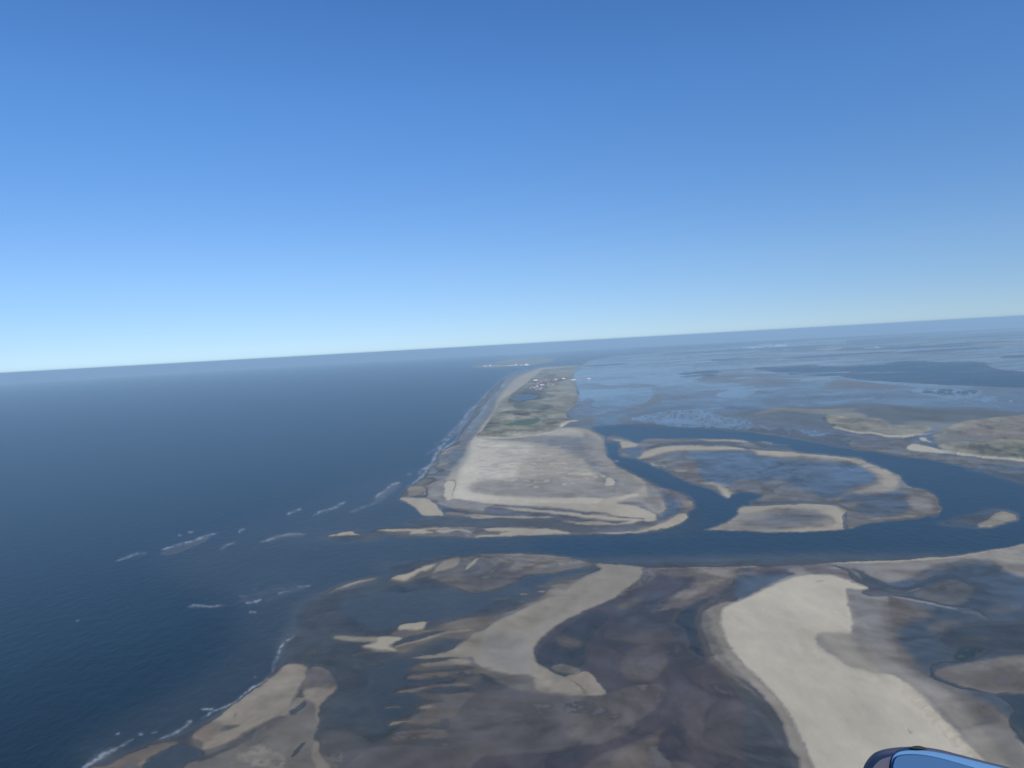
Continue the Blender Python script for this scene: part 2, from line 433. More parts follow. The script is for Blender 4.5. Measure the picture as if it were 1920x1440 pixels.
# far right bank
L('shal', 5, 'L', '940,740 1200,660 1380,610 1600,560 1800,600 1850,640 1500,780 1200,765', .9)
L('bluemud', 4, 'L', '1050,720 1250,660 1400,640 1450,740 1200,750', .8)
L('damp', 3, 'L', '1400,765 1500,690 1630,600 1740,590 1830,630 1866,685 1750,718 1600,758 1500,772')
S('sand', 1.6, 'L', '1380,768 1550,762 1700,725', .8)
# ------------------------------------------------------------------ juist
L('shal2', 2, 'W', '748,938 762,914 780,903 796,890 803,878 815,863 820,848 840,838 852,830 858,815 870,795 884,775 894,757 908,742 922,728 940,712 965,700 990,692 940,730 900,800 860,850 820,900')
L('wet', 1, 'W', '750,937 766,914 783,905 800,895 808,880 825,865 824,850 845,840 862,834 862,820 872,806 879,797 888,786 900,776 905,763 918,747 931,736 941,723 949,711 972,700 998,692 1027,687 1107,685 1085,690 1075,700 1077,723 1084,744 1080,759 1061,773 1071,784 1109,786 1107,797 1115,806 1129,814 1137,822 1135,843 1143,858 1166,877 1208,897 1229,910 1246,916 1277,925 1298,937 1303,952 1290,962 1287,973 1260,988 1208,998 1121,1002 1060,1001 1000,998 940,985 900,972 833,967 792,966 769,946')
L('grey', 3, 'W', '885,825 868,855 845,880 830,905 810,930 850,945 1000,965 1150,975 1240,975 1250,950 1230,915 1200,900 1160,880 1130,845 1128,822 1095,805 1040,805 950,822')
L('wetdk', 3, 'A', '1085,715 1130,705 1290,700 1300,790 1180,780 1080,775', .8)
L('sand', 1.5, 'A', '215,920 300,760 370,690 420,600 450,500 520,420 600,340 700,290 800,252 900,232 1280,217 1180,226 1000,240 860,262 790,310 640,430 480,545 400,670 262,870', .8)
L('sand', 1.2, 'A', '225,900 300,775 390,680 450,590 480,520 540,430 620,350 720,290 810,258 900,238 1280,220 1000,240 860,262 790,310 640,430 480,545 400,670 262,870', .8)
L('pink', 1.5, 'A', '120,930 200,840 300,740 330,640 400,540 470,440 540,360 700,280 600,340 520,430 440,520 420,600 360,690 290,770 220,900', .5, (14, 5, .5, .1))
L('film', 1, 'A', '60,900 180,760 300,600 420,450 560,320 500,420 400,540 330,640 200,820', .5, (7, 2.5, .55, .1))
L('sand', 2, 'W', '893,822 940,823 1000,818 1060,803 1085,802 1112,810 1130,826 1134,850 1160,878 1205,899 1215,935 1225,965 1100,965 990,953 880,943 838,937 838,900 872,850', .75)
L('bleach', 5, 'D', '925,190 1000,215 1150,235 1380,245 1420,300 1400,380 1300,450 1250,560 950,620 880,680 1000,700 1300,735 1920,742 2300,760 2300,850 1920,825 1300,800 950,770 720,755 720,640 760,560 800,430 870,310')
L('grey', 4, 'D', '880,610 1100,570 1400,570 1920,560 2300,600 2300,740 1920,738 1300,730 1000,695 870,680', .65)
L('wetdk', 3, 'D', '1000,214 1350,195 1870,150 1960,200 1960,330 1700,290 1400,240', .45)
L('wetdk', 5, 'E', '0,310 250,290 430,290 470,360 560,480 700,600 740,720 640,690 500,560 350,440 150,360', .45)
L('grey', 2, 'E', '440,260 560,290 650,380 700,500 900,650 1000,720 900,780 750,740 700,600 520,460 440,360', .6)
L('dry', 1.0, 'W', '890,830 960,828 1000,840 1000,860 960,880 900,880', .5, (16, 2.0, .52, .3))
L('dry', 1.0, 'W', '930,880 1060,872 1130,890 1150,905 1100,905 1000,895', .55, (20, 1.8, .54, .2))
L('grey', 1.2, 'W', '900,822 1060,840 1130,880 1150,920 1000,925 900,925 900,870', .4, (22, 2.6, .56, .2))
L('dry', .6, 'E', '655,720 665,665 690,650 728,662 738,708 700,722')
for c in ('200,612 290,606', '310,618 420,612', '430,624 530,618', '540,643 580,640', '600,632 655,642', '265,716 305,708', '90,686 150,682', '280,562 350,568', '140,528 300,520', '470,668 500,664', '0,736 50,738'):
    S('dry', 2.6, 'E', c, .9, .6)
L('grey', 1, 'E', '150,800 400,790 640,760 740,780 740,850 650,850 400,830 150,830', .7)
L('dry', 1, 'E', '-400,855 0,850 300,838 640,848 640,870 560,890 700,915 0,898 -400,880', .9)
S('film', 2.4, 'E', '560,560 640,620 740,670 765,700 735,760 745,800', .35, 1)
rs = random.Random(9)
for i in range(90):
    x = rs.uniform(925, 1165); y = rs.uniform(834, 912); ln = rs.uniform(3, 11)
    if x > 1060 and y < 862: continue
    S(rs.choice(['dry', 'dry', 'grey']), rs.uniform(.8, 2.2), 'W', f'{x - ln},{y + .5} {x - 1},{y - .4} {x + ln},{y - .2}', rs.uniform(.35, .8), .6)
# grey flats and bars along the foot
L('grey', 1.2, 'D', '640,745 950,772 1300,802 1920,828 2300,860 2300,905 1920,880 1300,860 900,850 600,810')
L('sand', 1.2, 'E', '640,850 700,830 850,806 960,800 1100,830 1180,870 1190,930 1120,975 1085,960 1110,1030 1050,1050 980,1035 850,1005 700,985 400,940 0,900 0,880 500,890', .9)
L('dry', .8, 'E', '742,852 790,830 880,803 945,812 870,835 800,850')
L('grey', 5, 'E', '800,870 950,830 1100,810 1180,880 1150,950 1060,950 960,895', .9)
L('wetdk', 1.5, 'E', '755,878 870,870 970,888 1080,960 1130,990 1110,1020 1000,945 880,905', .8)
L('sand', 1, 'E', '560,910 760,890 900,905 1000,940 1085,985 1108,1030 1050,1046 980,1035 850,1008 700,985', 1)
S('wetdk', 3, 'D', '1060,798 1200,812 1500,830 1920,866 2140,885', .9, .5)
S('wetdk', 3, 'E', '0,930 300,950 500,978 700,1004 900,1016 1000,1028', .9, .5, ends=False)
S('sand', 4, 'D', '1060,830 1400,850 1900,895 2200,915', 1, .8)
S('sand', 4.5, 'E', '300,975 500,1000 700,1022 900,1030 990,1035', 1, .8)
L('wetdk', 1.2, 'E', '-400,910 0,975 300,990 500,1030 650,1065 900,1075 1000,1048 1110,1042 1150,1055 950,1110 700,1140 350,1146 200,1115 -200,1080 -400,1000')
L('shal2', 2, 'D', '640,902 960,925 1250,925 1500,935 1920,990 1920,1050 1350,1003 900,1002 450,992 300,955', .9)
L('shal', 2, 'D', '300,940 700,915 1000,935 1200,990 800,1000 450,990', .6)
L('wetdk', 1.4, 'D', '1060,872 1300,862 1600,882 1920,925 1920,985 1600,935 1250,905', .9)
L('sand', .9, 'E', '370,1056 550,1044 750,1068 910,1034 925,1058 700,1076 450,1072')
L('sand', 2, 'E', '255,1046 330,1044 400,1054 300,1052', .7)
S('damp', 3, 'E', '-150,1005 0,1008 170,1016', .7)
S('damp', 3, 'D', '1700,950 1820,955 1920,962 2100,970', .9)
S('damp', 2, 'D', '1540,905 1640,920', .8)
S('sand', 3, 'D', '840,890 1100,905 1250,908 1460,912', .9)
S('sand', 2, 'D', '1480,912 1540,916 1600,915', .8)
S('sand', 3, 'D', '880,905 960,916 1100,912', .9)
S('damp', 2.2, 'D', '620,868 720,876 830,880', .8)
L('bluemud', 1.2, 'D', '560,790 700,828 860,868 1000,880 830,872 700,862 640,880', .9)
L('grey', 1.2, 'D', '470,640 640,560 660,600 650,740 560,750 480,730')
L('sand', .8, 'D', '248,748 330,738 480,748 560,800 640,892 560,896 440,893 400,850 330,790')
L('damp', 1, 'D', '318,712 322,652 400,632 475,650 440,690 395,714')
S('shal', 3.5, 'D', '320,722 400,722 480,722 482,680 470,640', .9)
S('shal', 3, 'D', '480,560 560,560 480,630', .9)
S('shal', 3, 'D', '540,470 640,492 560,510', .8)
S('damp', 3.5, 'D', '560,450 640,430 700,405', .8)
S('sand', 2.5, 'D', '610,345 680,325 720,310', .6)
S('sand', 3, 'D', '620,330 700,290 790,262', .6)
S('bluemud', 2.5, 'D', '620,380 660,370', .8)
L('bluemud', 6, 'D', '680,330 840,300 850,400 760,500 720,520 700,440', .35)
L('dry', .7, 'D', '655,600 720,588 715,742 645,742')
S('wetdk', 1.4, 'D', '660,582 738,580 722,660 706,740', .8, .3)
# east spit
L('lagoon', 4, 'E', '1160,770 1250,815 1320,870 1335,960 1200,1035 1110,1050 1130,1000 1180,960 1210,880')
L('pink', 2, 'E', '1040,690 1180,745 1330,785 1430,850 1457,915 1380,965 1310,910 1250,830 1150,770', .8)
L('shal2', 2, 'E', '1280,770 1400,810 1470,880 1460,940 1430,920 1400,840', .6)
L('damp', 1.5, 'E', '1345,872 1430,868 1452,915 1385,922')
L('damp', 3, 'E', '960,1120 1130,1060 1290,980 1375,975 1390,1012 1300,1072 1150,1117 950,1142')
L('sand', 1.2, 'E', '1050,1110 1200,1050 1310,982 1370,978 1387,1010 1300,1070 1150,1114')
S('sand', 2.4, 'E', '580,1152 800,1146 1000,1130 1150,1105', .9)
# lower bar
L('wet', 1.6, 'D', '-20,1045 100,1005 350,1000 700,995 1000,1003 1350,1003 1620,1020 1830,1058 1700,1068 1400,1078 1100,1092 900,1097 600,1088 300,1092 150,1068')
L('sand', .8, 'D', '45,1030 130,1016 400,1020 640,1008 680,1018 460,1030 550,1050 330,1070 330,1045')
L('sand', .8, 'D', '560,1035 700,1022 820,1025 890,1060 760,1035 640,1055', .9)
L('sand', 1.2, 'D', '1000,1012 1350,1015 1600,1025 1780,1058 1400,1072 1100,1088 900,1092 1000,1070 1140,1068 1150,1050 1240,1040 1080,1035', .95)
S('wetdk', 4, 'D', '900,1060 940,1030 1040,1040 1000,1060', .6, 1)
# vegetated island
L('veg', .7, 'A', '262,858 340,760 400,670 450,600 480,545 560,490 640,430 720,370 790,310 860,262 1000,250 1100,250 1165,245 1130,290 1125,340 1140,400 1150,450 1172,500 1160,560 1100,610 1060,650 1085,700 1120,715 1030,760 1000,790 880,812 700,850 500,862 380,864')
L('marsh', 1.5, 'A', '800,555 880,520 1000,480 1020,380 1130,350 1140,400 1168,500 1150,560 1060,600 950,575', .8)
L('marsh', 1.2, 'A', '900,280 1000,255 1160,248 1128,300 1050,320 940,310', .8)
L('marsh', 1.5, 'A', '850,640 1000,600 1090,610 1050,650 1080,700 1000,720 850,700', .5, (16, 3, .45, .15))
L('marsh', 1, 'A', '400,700 560,600 520,520 450,600', .5, (12, 3, .45, .15))
L('vegdk', .8, 'A', '270,850 400,720 500,640 800,640 1000,720 1020,770 880,805 700,845 500,858', .65, (12, 2.4, .53, .1))
L('vegdk', .8, 'A', '540,550 575,495 650,455 850,455 900,482 990,500 900,516 800,532 700,547 600,556')
L('vegdk', 1, 'A', '592,592 620,560 800,553 870,572 960,600 860,624 700,618 620,614', .9)
L('vegbr', .8, 'A', '590,662 640,650 745,660 720,682 640,684', .9)
L('vegbr', .8, 'A', '880,740 980,725 990,745 900,755', .6)
L('green', .8, 'A', '495,752 560,736 660,712 760,698 830,710 790,740 700,762 560,764')
L('field', .5, 'A', '480,766 579,765 578,791 486,794')
L('field', .4, 'A', '585,773 727,768 727,782 588,787', .9)
L('mid', .4, 'A', '585,528 640,481 720,473 800,479 825,494 780,516 700,532 610,540')
S('vegdk', 4, 'A', '560,500 680,420 780,350 860,290 920,300', .6, 1)
S('vegdk', 2.5, 'A', '900,505 960,500', .7)
L('village', 1, 'A', '690,445 760,385 780,350 900,335 1040,320 1080,345 980,372 900,400 880,440 800,455', .9)
L('vegdk', .8, 'A', '860,310 950,300 980,330 880,335', .6)
S('dry', 2.4, 'A', '255,866 400,870 560,868 720,856 880,828 1010,800', 1, .5)
S('sand', 3, 'A', '560,860 720,842 860,818', .7, .6)
S('dry', 2.6, 'A', '1010,775 1050,748 1110,720 1180,712', 1, .5)
L('dry', 1.5, 'A', '1000,790 1080,780 1200,820 1220,860 1000,850 880,840', .6)
S('dry', 1.5, 'A', '1050,347 1130,350 1200,345 1275,336', .8, .4)
S('sand', 3.2, 'A', '262,850 330,770 400,670 450,590 480,540', .7, .8)
# norderney
L('marsh', .6, 'A', '215,228 260,212 380,200 500,180 640,155 900,150 960,170 860,200 720,215 600,222 420,236 300,238', .8)
S('sand', 1.0, 'A', '228,230 420,234 600,222 850,203', .8, .4)
S('sand', 1.4, 'A', '420,192 520,178 640,160', .8, .4)
# mainland shore
S('dry', 1.8, 'C', '48,360 150,360 230,356 290,345', 1, .4)
S('sand', 1.4, 'C', '120,348 290,340', .8, .4)
S('dry', 1.4, 'C', '470,350 640,347', .9, .4)
S('sand', 2, 'C', '980,326 1060,316 1155,315', .9, .4)
S('sand', 1.5, 'C', '820,330 900,325', .7, .4)
L('damp', .7, 'C', '1395,315 1600,303 1920,290 2600,255 2600,285 1920,312 1600,320')
S('sand', 1.4, 'B', '1220,326 1320,326', .8, .4)
S('sand', 1.2, 'B', '1290,362 1345,362', .8, .4)
# ------------------------------------------------------------------ small bars in the sea
L('shal', 3, 'M', '980,332 1050,290 1250,255 1520,280 1500,345 1300,362 1100,362')
L('sand', .8, 'M', '1040,312 1150,282 1250,268 1265,285 1325,300 1200,306 1100,312')
S('shal2', 3, 'M', '1310,356 1400,335 1495,322', .9)
L('shal2', 3, 'M', '940,860 1040,800 1150,745 1300,700 1480,675 1500,700 1300,800 1100,830', .9)
L('sand', .9, 'M', '1040,822 1150,762 1300,715 1475,684 1440,715 1400,745 1250,787 1120,812')
# ------------------------------------------------------------------ shoals south of the channel
L('shal', 14, 'W', '560,1130 640,1100 740,1075 824,1055 2300,1100 2300,1700 250,1700 180,1440 260,1405 380,1355 460,1315 525,1260 525,1205 550,1170')
L('shal', 1, 'W', '760,1070 824,1046 926,1039 984,1039 1076,1046 1120,1056 1207,1064 1301,1064 1435,1062 1553,1056 1680,1052 1797,1042 1920,1022 2300,960 2300,1700 900,1700 800,1200')
L('mid', 12, 'R', '450,800 900,700 1050,640 1050,1300 700,1250 500,1100', .7)
L('mid', 10, 'O', '1750,600 2000,500 2200,700 1900,993 1750,900', .35)
L('mid', 8, 'W', '640,1130 760,1105 900,1110 1000,1080 1100,1060 1080,1090 960,1120 860,1160 700,1180', .6)
L('wetdk', 8, 'W', '900,1290 1340,1280 1500,1440 1560,1700 500,1700 600,1500 700,1400', .8)
L('wet', 3, 'W', '735,1088 790,1064 830,1048 926,1041 1000,1040 1076,1047 1115,1058 1060,1072 990,1080 960,1094 900,1112 850,1100 800,1084 760,1095', .9)
L('wetdk', 4, 'F', '300,150 600,120 700,200 500,260 350,250', .6)
L('sand', 1.8, 'R', '595,218 700,190 800,150 880,130 850,160 760,190 690,232 640,234')
L('damp', 1.4, 'R', '860,186 930,120 1000,92 1045,96 1005,145 920,175')
L('sand', .8, 'R', '1072,168 1105,122 1150,92 1120,140')
S('damp', 3, 'F', '380,70 600,66 800,74 1010,90', .9, .8)
L('damp', 3, 'F', '600,160 700,90 1000,95 1090,115 900,150 650,190', .5, (22, 5, .45, .15))
S('damp', 3, 'F', '780,275 860,265 1000,262', .6, 1.5)
for c_ in ('420,75 440,95 470,100', '500,72 560,110 620,120', '560,70 640,100 760,98', '640,80 760,112 860,105', '700,150 800,118 880,112', '300,95 350,110 330,150', '820,90 900,108 980,104', '480,110 520,150 470,190'):
    S('damp', 3, 'F', c_, .55, .8)
    S('wetdk', 2.2, 'F', ' '.join(f'{float(q.split(",")[0]) + 6},{float(q.split(",")[1]) + 9}' for q in c_.split()), .5, .8)
S('damp', 2.5, 'F', '780,305 830,308', .9)
S('damp', 2.5, 'F', '480,355 560,350 600,340', .7)
S('damp', 2.5, 'F', '660,322 720,322', .8)
L('wetbr', 5, 'F', '150,560 350,480 500,450 650,410 900,290 1000,250 1097,210 1097,260 800,420 400,560 300,620', .8)
L('wetdk', 4, 'F', '300,200 640,170 700,240 400,260', .5)
L('mid', 3, 'Q', '0,210 200,195 400,150 330,190 200,240 0,270', .7)
# main sand tongue
S('wetbr', 14, 'R', '700,800 900,790 1150,770', .8, 4)
S('wetbr', 16, 'R', '740,960 900,985 1150,985', .7, 5)
S('wetbr', 16, 'R', '700,1110 900,1090 1150,1080', .6, 5)
L('wet', 2, 'Q', '470,125 800,150 800,200 560,365 300,495 90,700 200,830 420,970 0,950 -420,720 -360,600 -200,490 0,400 250,320 300,250 500,165', .9)
L('dull', 2.2, 'Q', '480,128 600,130 780,155 772,200 700,270 560,360 420,420 300,490 180,590 110,660 86,740 110,790 200,830 280,868 372,945 200,945 60,850 -50,840 -250,800 -330,720 -340,640 -200,520 0,425 150,355 270,330 330,250 500,170')
L('damp', 8, 'Q', '200,240 500,200 650,200 560,290 300,420 0,560 -200,640 -100,500 100,400', .6)
L('grey', 10, 'Q', '-280,600 0,600 60,720 0,840 -200,760', .7)
L('damp', 2, 'F', '-20,738 150,700 300,650 345,600 420,720 300,718 150,732', .9)
L('damp', 1.5, 'F', '120,775 220,745 300,745 345,766 200,778', .9)
L('damp', 3, 'Q', '90,940 110,800 280,870 380,945 415,975 250,962', .9)
# fingers
L('wetbr', 6, 'R', '600,560 800,540 1100,470 1166,500 1100,600 900,610 700,700 620,690', .8)
L('mid', 3, 'R', '590,640 700,600 850,570 950,560 850,600 700,640', .8)
L('sand', 1.6, 'R', '640,552 660,520 740,505 832,500 790,545 700,554')
S('damp', 2, 'R', '780,562 860,552', .8)
L('damp', 2.5, 'R', '215,592 350,592 520,598 660,604 600,645 640,684 540,690 400,665 480,630 300,625')
L('sand', 2, 'R', '510,598 660,605 600,638 578,660 628,682 540,682 410,658 510,640')
S('damp', 5, 'R', '600,668 800,612 950,572 1130,552', .9, 1.2)
S('damp', 3, 'R', '330,715 480,690 620,686', .6, 1.5)
S('wet', 4, 'R', '440,770 530,770', .7, 1.5)
S('wetdk', 7, 'O', '1560,290 1640,260', .5, 2.5)
L('damp', 2, 'R', '660,750 800,718 900,708 1000,688 1130,580 1180,590 1166,700 1050,730 850,722')
L('damp', 2.6, 'R', '760,772 900,752 1040,735 1100,768 900,780')
for c, w_, o in (('680,860 800,852 1000,835 1250,800', 12, .8), ('600,962 760,935 900,910 1150,905', 9, .8), ('900,970 1150,965', 8, .6), ('740,1052 1000,1035 1200,1020', 12, .7), ('580,1165 660,1142 920,1140', 9, .8), ('590,1250 750,1225 1150,1215', 16, .7), ('1000,880 1180,860', 12, .6)):
    S('wetbr', w_ * 1.1, 'R', c, min(1, o * 1.15), 3.0, (20, 5, .30, .35))
for c in ('600,962 690,950 750,938 785,925 830,918', '550,1056 600,1048 670,1044', '700,862 760,850 800,850', '590,1165 650,1146 760,1142', '780,1050 860,1048'):
    S('damp', 2.4, 'R', c, .8, .8)
L('wetdk', 8, 'R', '150,1260 320,1200 600,1330 1000,1300 1300,1300 1300,1700 200,1700', .7)
L('wetbr', 3, 'R', '130,1300 200,1260 280,1340 260,1440 200,1440', .4, (14, 8, .5, .1))
S('film', 2.5, 'R', '385,1238 405,1238', .7, .6)
# bottom left banks
L('wet', 5, 'O', '850,800 1000,690 1150,570 1300,460 1450,340 1550,345 1600,400 1560,500 1400,700 1000,900 900,890', .8)
L('damp', 2.4, 'O', '860,792 1000,700 1150,580 1300,470 1400,400 1455,352 1540,355 1573,400 1540,470 1500,550 1460,620 1350,690 1200,770 1050,850 935,880 930,830')
L('wetdk', 1.4, 'O', '1035,762 1060,735 1120,725 1165,728 1100,758', .9)
S('wetdk', 4, 'O', '1120,680 1140,650', .7, 1)
L('wetbr', 6, 'O', '860,792 960,720 1060,720 1000,800 930,830', .5)
L('wet', 2, 'O', '1555,450 1600,370 1660,365 1715,400 1757,470 1740,525 1650,600 1642,720 1625,820 1650,900 1715,993 1800,1200 1850,1900 500,1900 780,1050 950,940 1150,850 1350,725 1480,645 1570,570 1550,500')
L('wetdk', 5, 'O', '1590,385 1700,400 1740,460 1600,490', .6)
L('damp', 2.5, 'O', '1560,520 1600,500 1700,500 1750,480 1730,530 1655,600 1645,720 1620,600 1560,560', .9)
L('damp', 2.5, 'O', '1640,820 1600,900 1640,1000 1740,1100 1720,1000 1655,905', .7)
L('damp', 2, 'O', '1400,660 1480,600 1520,560 1560,555 1560,575 1480,640 1440,665', .8)
S('mid', 6, 'O', '1470,660 1520,630 1570,585', .7, 1.5)
S('mid', 5, 'O', '1480,920 1530,870 1565,830', .8, 1.2)
S('wetdk', 12, 'O', '1050,870 1200,800 1360,720 1450,680', .7, 3)
L('damp', 4, 'O', '1150,910 1250,850 1350,880 1440,930 1420,1000 1200,970', .5, (12, 7, .45, .15))
L('wetbr', 2.5, 'O', '180,1010 330,975 480,900 650,840 778,832 740,860 620,915 560,970 520,1050 200,1200 -200,1300')
S('damp', 5, 'O', '520,985 560,960 600,945', .6, 2)
L('mid', 3, 'O', '560,985 640,915 780,855 930,885 900,930 760,990 600,1200 480,1200', .8)
# central mud plain
L('mud', 2, 'W', '1207,1065 1301,1064 1435,1062 1490,1072 1400,1112 1335,1142 1318,1180 1340,1230 1385,1300 1450,1380 1500,1470 1560,1700 860,1700 880,1440 1130,1330 1132,1300 1012,1236 1008,1205 1060,1162 1150,1122 1203,1082')
L('mid', 4, 'Q', '85,740 120,650 200,590 320,500 480,420 560,480 480,560 420,650 400,780 300,790 200,800', .6)
L('bluemud', 7, 'Q', '600,400 850,300 1000,430 1180,400 1180,600 1000,620 800,530 650,500', .5)
L('mid', 5, 'Q', '980,470 1190,345 1195,430 1148,480 1190,600 1230,720 1100,700 1050,560', .7)
L('pink', 4, 'Q', '880,175 1000,162 1300,155 1560,148 1650,160 1500,205 1370,240 1220,330 1000,410 840,440 900,385 1080,270 1100,210 950,215', .9, (40, 12, .36, .25))
L('damp', 3, 'Q', '1050,165 1300,157 1560,150 1350,215 1180,300 1000,380 900,400 1080,270 1180,220', .6, (30, 9, .42, .2))
S('damp', 2, 'Q', '800,160 1000,158 1300,152 1560,147', .9, .8)
L('wet', 2.5, 'Q', '780,160 900,165 870,200 780,260 680,290 760,220', .8, (6, 3, .4, .3))
L('lagoon', 3, 'Q', '1375,225 1500,200 1640,192 1700,215 1500,312 1385,352')
L('wetbr', 5, 'Q', '620,400 700,355 780,350 700,400 640,420', .7)
L('wetbr', 5, 'Q', '210,590 360,618 375,665 250,650', .7)
L('mudlt', 5, 'Q', '600,620 900,540 1000,620 950,720 700,640', .5)
L('mudlt', 3, 'Q', '636,760 680,685 800,652 900,658 932,740 880,850 750,885 655,850')
L('wetdk', 4, 'Q', '700,720 800,690 900,720 860,820 720,820', .5)
L('mudlt', 2, 'Q', '610,950 850,898 925,960 830,1080 722,1135 700,1030', .9)
L('wetdk', 2.5, 'Q', '200,975 400,985 530,962 620,953 680,1005 720,1100 712,1190 600,1252 400,1302 150,1335 -300,1360 -500,1300 -350,1000 0,960')
L('wet', 6, 'Q', '350,1050 620,970 700,1050 710,1180 580,1240 350,1270 300,1150', .5)
S('mud', 1.6, 'Q', '100,1340 300,1310 500,1290 640,1235 720,1190', .8, .8)
L('mid', 5, 'Q', '250,1020 400,1005 400,1080 280,1090', .35, (8, 5, .5, .1))
L('wet', 2, 'Q', '185,795 270,770 375,815 300,838', .9)
L('damp', 1.3, 'Q', '275,860 400,820 470,868 512,920 532,967 430,978 385,930 330,890')
S('mud', 1.8, 'Q', '300,842 350,838 380,815', .8, .6)
L('wetdk', 3, 'Q', '400,1430 650,1305 860,1212 918,1178 882,1240 870,1320 935,1392 1100,1440 1200,1800 200,1800')
L('wetbr', 5, 'Q', '600,1360 860,1230 905,1185 876,1300 910,1400 1000,1500 600,1500', .6)
S('mudlt', 2, 'Q', '1120,640 1100,720 1180,750 1240,760', .7, 2)
L('mudlt', 12, 'Q', '1050,900 1400,900 1440,1400 1100,1350', .35)
L('bluemud', 4, 'Q', '1440,900 1560,960 1646,1110 1750,1500 1450,1500', .5)
# ------------------------------------------------------------------ big sandbank bottom right
L('bluemud', 4, 'P', '1100,250 1300,180 1640,85 1920,150 3000,100 3000,1500 2300,1500 1920,1200 1700,900 1300,740 1180,560 1150,420')
L('wetbr', 8, 'P', '1150,300 1300,330 1400,400 1260,450 1200,540 1300,650 1200,700 1100,500', .8)
L('wetbr', 4, 'P', '330,290 640,160 420,260 230,320 110,370 100,430 160,590 300,740 480,900 330,800 140,640 80,440 110,340', .7)
L('grey', 2, 'P', '640,165 740,168 860,150 980,205 1045,250 1005,270 1060,295 1150,300 1165,420 1190,560 1280,690 1400,760 1500,830 1700,900 1830,990 1920,1130 2500,1500 2500,2000 760,2000 680,1300 600,1130 540,960 450,850 370,778 280,722 200,662 150,565 112,440 130,370 220,330 330,308 480,238')
L('wet', 7, 'P', '1165,300 1185,420 1210,560 1320,680 1450,770 1600,830 1830,960 1800,1050 1500,850 1250,700 1150,520 1120,400', .8)
L('wet', 4, 'P', '110,370 100,430 160,590 300,740 380,790 250,640 170,500 150,400', .7)
L('wet', 6, 'P', '1560,900 1830,1000 1950,1200 2300,1500 2000,1500 1800,1200', .6)
L('damp', 3, 'P', '170,420 210,350 260,340 230,420 250,520 350,680 480,800 600,960 680,1160 760,1400 700,1400 620,1120 520,930 400,790 250,640', .7)
L('bluemud', 10, 'P', '920,270 990,270 1100,330 1140,450 1180,600 1300,720 1350,800 1200,740 1060,700 960,620 900,560 980,480', .18)
L('dry', 1.8, 'P', '214,420 232,365 350,310 480,250 640,187 760,176 880,190 980,228 1044,246 1000,256 916,254 922,310 945,400 948,500 880,500 770,505 750,560 860,640 950,695 1050,722 1150,732 1280,795 1380,890 1440,960 1530,1050 1600,1130 1720,1260 2000,1700 2000,2100 900,2100 780,1400 700,1180 640,1040 560,900 450,780 350,680 270,590 225,480')
L('grey', 8, 'P', '760,510 850,500 960,520 1000,620 1080,700 1160,728 1100,735 950,700 850,640 760,590', .75)
L('sand', 6, 'P', '640,480 740,490 780,620 900,700 1100,750 1250,800 1000,780 800,700 660,600', .5, (26, 14, .45, .2))
L('sand', 3, 'P', '1250,790 1400,900 1550,1080 1750,1300 1650,1300 1500,1120 1350,960 1230,840', .6, (18, 10, .45, .2))
S('grey', 2, 'P', '755,212 800,210', .7, .8)
S('grey', 3.5, 'P', '1265,1045 1285,1075', .8, 1)
S('wetdk', 1.4, 'P', '232,385 218,420 228,500 262,570', .35, .4, (5, 4, .5, .2))
S('wetdk', 1.8, 'P', '380,720 470,810 560,900 640,1030 680,1130 710,1230', .45, .5, (5, 4, .5, .2))
S('grey', 2.5, 'P', '930,300 962,400 962,500', .8, 1)
S('film', 3, 'P', '990,300 1030,330', .25, 1.5)
L('wet', 4, 'P', '1140,700 1300,800 1420,900 1500,980 1600,1120 1560,1100 1400,930 1280,810', .25)
L('damp', 9, 'P', '1000,560 1100,600 1300,760 1500,900 1700,1080 1850,1260 2000,1500 1800,1400 1600,1130 1400,900 1200,740 1020,690', .45)
L('sand', 7, 'P', '930,500 1000,640 1100,720 1000,740 880,640 800,560 780,500', .4)
L('dry', 6, 'P', '700,540 900,690 1050,730 900,740 740,640', .5)
S('film', 3, 'P', '1320,790 1430,910 1560,1050 1700,1200', .3, 2)
# around its head
L('wet', 2, 'P', '480,128 660,118 800,105 900,120 980,160 1030,220 960,195 880,165 740,168 640,160 600,145')
L('grey', 2, 'P', '590,150 660,125 700,150 740,172 640,165', .8)
L('pink', 3, 'P', '740,165 850,132 930,160 975,205 880,178', .8)
S('damp', 2, 'P', '800,135 900,140 960,180 1030,236', .8, .8)
L('grey', 2.5, 'P', '820,108 1200,97 1550,68 1920,8 3000,-170 3000,500 1920,190 1780,118 1640,88 1500,105 1380,135 1270,195 1170,217 1080,192 1000,152 900,120')
L('wet', 4, 'P', '1250,200 1400,120 1640,80 1780,110 1600,120 1450,150 1350,200', .6)
S('sand', 4, 'P', '820,107 1000,103 1200,97 1550,68 1920,8 2600,-100', .9, .8)
L('sand', 3, 'P', '1560,70 1920,20 2600,-80 2600,150 1920,120 1700,80', .5, (30, 10, .42, .2))
S('mid', 6.5, 'P', '815,112 920,145 985,200 1060,225 1130,240 1230,258 1320,235 1400,200 1500,183 1590,215 1640,248', .9, 1.2)
S('grey', 2, 'P', '960,165 1000,210 1060,230 1130,245', .6, 1)
S('damp', 3, 'P', '1130,248 1230,265 1300,262 1345,245', .7, 1)
S('shal', 4, 'P', '1010,262 1080,262 1150,268 1280,270 1400,240 1500,215', .7, 1.5)
L('wet', 4, 'P', '1300,290 1400,230 1550,200 1640,260 1560,340 1450,340', .6)
L('wetdk', 1.5, 'P', '1010,262 1080,258 1150,275 1230,300 1140,300 1060,290', .9)
S('grey', 3.5, 'P', '1160,295 1280,312 1400,335 1560,375', .8, 1.2)
S('mid', 2.2, 'P', '1150,285 1300,302 1450,335 1600,360 1680,385 1730,430', .85, .8)
